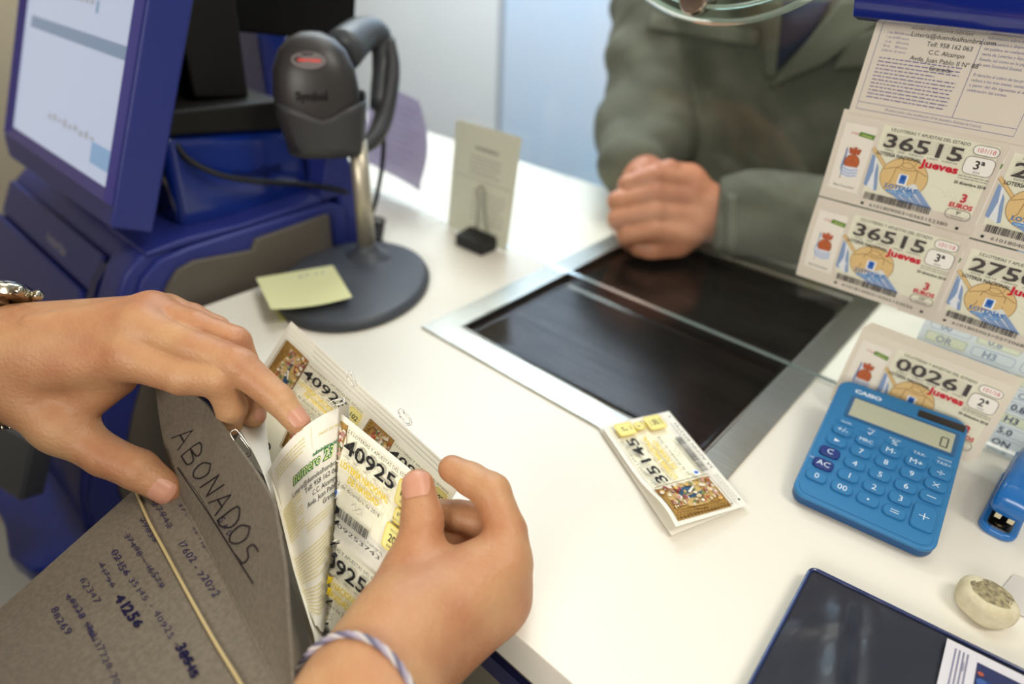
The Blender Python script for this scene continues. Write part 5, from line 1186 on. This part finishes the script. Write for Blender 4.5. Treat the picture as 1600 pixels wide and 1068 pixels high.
# torso, neck and head core (above the picture frame)
tc = A3(-.36, .985, 0)
CT = Body(); CT.kp = .03
faced = nrm(A3(.25, -1, 0)); side = A3(-faced[1], faced[0], 0)
hc_ = A3(-.34, .93, .62)
CT.palm = [(A3(-.36, 1.0, -.2), A3(-.36, 1.0, .25), .12, .13), (A3(-.36, 1.0, .34), A3(-.35, .97, .47), .055, .052), (hc_+A3(0, 0, -.02), hc_+A3(0, .02, .06), .066, .080), (hc_+faced*.05+A3(0, 0, -.075), hc_+faced*.02+A3(0, 0, -.02), .034, .05)]
CT.chains = [([(hc_+faced*.078+A3(0, 0, .015), hc_+faced*.100+A3(0, 0, -.025), .008, .013)], .012), ([(hc_+side*.083+A3(0, 0, -.015), hc_+side*.086+A3(0, 0, .025), .008, .012)], .004), ([(hc_-side*.083+A3(0, 0, -.015), hc_-side*.086+A3(0, 0, .025), .008, .012)], .004)]
ct = mesh_from(CT.d, (-.56, .80, -.36), (-.14, 1.2, .82), .007, 'core', SK2, cust)
bm = bmesh.new(); bm.from_mesh(cbody.data); bm.from_mesh(ct.data); bm.to_mesh(cbody.data); bm.free(); bpy.data.objects.remove(ct)
cbody.data.polygons.foreach_set('use_smooth', [True]*len(cbody.data.polygons))
hairf = lambda X: np.maximum(smin(rcone(X, hc_+A3(0, .01, .02), hc_+A3(0, .03, .065), .088, .088), rcone(X, hc_-faced*.03+A3(0, 0, -.04), hc_-faced*.02+A3(0, 0, .04), .07, .08), .02), -((X-hc_.astype(np.float32))@(-faced.astype(np.float32)) + (X[..., 2]-hc_[2])*.9+.005))
mesh_from(hairf, hc_-.16, hc_+.2, .006, 'hair', mat('dark_hair', (52, 40, 32), rough=.6, bump=.6, bscale=200), cust)
for s_ in (-1, 1):
    g = M(); q = hc_+faced*.083+side*s_*.030+A3(0, 0, .018); g.lathe(q-faced*.012, faced, [(.004, 0), (.011, .003), (.012, .008), (.009, .013), (.003, .0155)], mat('eye_white', (230, 226, 220), rough=.2), 16); g.obj('eye', cust, smooth=True)
g = M(); g.tube([hc_+faced*.086+side*a*.001+A3(0, 0, -.058-.00006*a*a) for a in range(-22, 23, 4)], .0035, mat('lips', (168, 96, 84), rough=.4), 8); g.obj('mouth', cust, smooth=True)
# jacket
m_jk = mat('jacket_cloth', (102, 102, 90), rough=.85, spec=.2, bump=.35, bscale=700, noise=.22, nscale=14)
def wav(X, dr, fq, ph, am): return am*np.sin((X@np.asarray(dr, np.float32))*fq+ph+2.2*np.sin(X[..., 0]*17+ph)+1.6*np.sin(X[..., 2]*21+ph*2))
def ridge(X, am, f, ph):
    q = X*f; return am*(1-2*np.abs(np.sin(q[..., 0]*1.0+1.7*np.sin(q[..., 2]*.6+ph)+ph)*np.cos(q[..., 2]*.9+1.3*np.sin(q[..., 0]*.7)+q[..., 1]*.8+ph*1.7)))
sh_l = Pd(1040, -20, .93); el_l = Pd(1006, 212, .885); wr_l = C_(350, 590, .80)
sh_r = A3(-.13, .97, .34); el_r = A3(-.085, .80, .055); wr_r = C_(660, 745, .745)
def jacket(X):
    D = rcone(X, A3(-.43, 1.01, -.30), A3(-.44, .98, .24), .155, .145)
    D = smin(D, rcone(X, A3(-.28, 1.01, -.30), A3(-.27, .98, .24), .155, .150), .05)
    D = smin(D, rcone(X, sh_l, A3(-.36, .99, .38), .078, .075), .05); D = smin(D, rcone(X, sh_r, A3(-.36, .99, .38), .080, .075), .05)
    A_ = smin(rcone(X, sh_l, el_l, .078, .062), rcone(X, el_l, wr_l+A3(0, .01, .004), .062, .044), .025)
    B_ = smin(rcone(X, sh_r, el_r, .080, .068), rcone(X, el_r, wr_r, .066, .044), .025)
    cf_ = rcone(X, wr_r+nrm(el_r-wr_r)*.004, wr_r+nrm(el_r-wr_r)*.055, .0455, .0465)
    B_ = smin(B_, cf_, .006)
    ru = (wr_r-el_r); ta = nrm(ru)
    A_ = A_ + wav(X, A3(.3, .5, 1), 60, 1.0, .0028); B_ = B_ + wav(X, A3(1, .4, .35), 62, 2.0, .0028)
    D = D + wav(X, A3(.8, 0, .7), 34, .4, .008)
    T = smin(smin(D, A_, .010), B_, .010)
    T = T + ridge(X, .0032, 26, .6) + ridge(X, .0016, 55, 2.1)
    # cut at the wrists so that the hands come out
    T = np.maximum(T, ((X-(wr_r-ta*.0).astype(np.float32))@ta.astype(np.float32)) * np.where(rcone(X, wr_r, wr_r+ta*.06, .06, .06) < 0, 1, 0) - np.where(rcone(X, wr_r, wr_r+ta*.06, .06, .06) < 0, 0, 1))
    T = np.maximum(T, -(rcone(X, A3(-.355, .93, .36), A3(-.35, .95, .52), .050, .07)))
    return np.where((X[..., 1] < .79), np.maximum(T, .0022-X[..., 2]), T)
jk = mesh_from(jacket, (-.74, .60, -.46), (.06, 1.18, .50), .0052, 'jacket', m_jk, cust)
def jm(px, py, off=.002):
    q = march(jacket, px, py, .45, 1.2)
    if q is None: return None
    return q - nrm(ray(px, py))*off
# pocket flap, opening with sweater, lapel, zip: sheets laid on the jacket front
def drape(name, quad, m, off, nu=14, nv=10, th=.002, par=cust, label=None):
    q = [np.array(a, float) for a in quad]; V = []
    for j in range(nv+1):
        for i in range(nu+1):
            u, v = i/nu, j/nv; pxy = q[0]*(1-u)*(1-v)+q[1]*u*(1-v)+q[2]*u*v+q[3]*(1-u)*v; V.append(jm(pxy[0], pxy[1], off))
    if any(v is None for v in V): print('drape fail', name); return
    n = nu+1; Fc = [(j*n+i, (j+1)*n+i, (j+1)*n+i+1, j*n+i+1) for j in range(nv) for i in range(nu)]
    g = M(); g.add(V, Fc, m); o = g.obj(name, par, smooth=True); s = o.modifiers.new('th', 'SOLIDIFY'); s.thickness = th; s.offset = 0
    if label: o['label'] = label
    return o
m_jk2 = mat('jacket_cloth_flap', (104, 104, 92), rough=.85, spec=.2, bump=.35, bscale=700)
drape('pocket_flap', [(1018, 20), (1188, 48), (1182, 74), (1012, 44)], m_jk2, .005, 20, 6)
drape('sweater', [(1225, 2), (1300, 2), (1262, 62), (1206, 118)], mat('navy_sweater', (36, 40, 62), rough=.9), .004, 8, 10, label='dark navy sweater in the jacket opening')
drape('lapel', [(1315, 0), (1420, 0), (1290, 96), (1203, 138)], m_jk2, .012, 14, 12, .006, label='folded collar lapel of the jacket')
drape('zip_placket', [(1190, 0), (1222, 0), (1212, 122), (1196, 122)], m_jk2, .006, 5, 16)
drape('cuff_strap', [(1136, 302), (1152, 304), (1152, 412), (1136, 406)], m_jk2, .004, 4, 12)
drape('collar_flap', [(1330, 60), (1420, 20), (1420, 100), (1300, 108)], m_jk2, .012, 8, 6, .006)
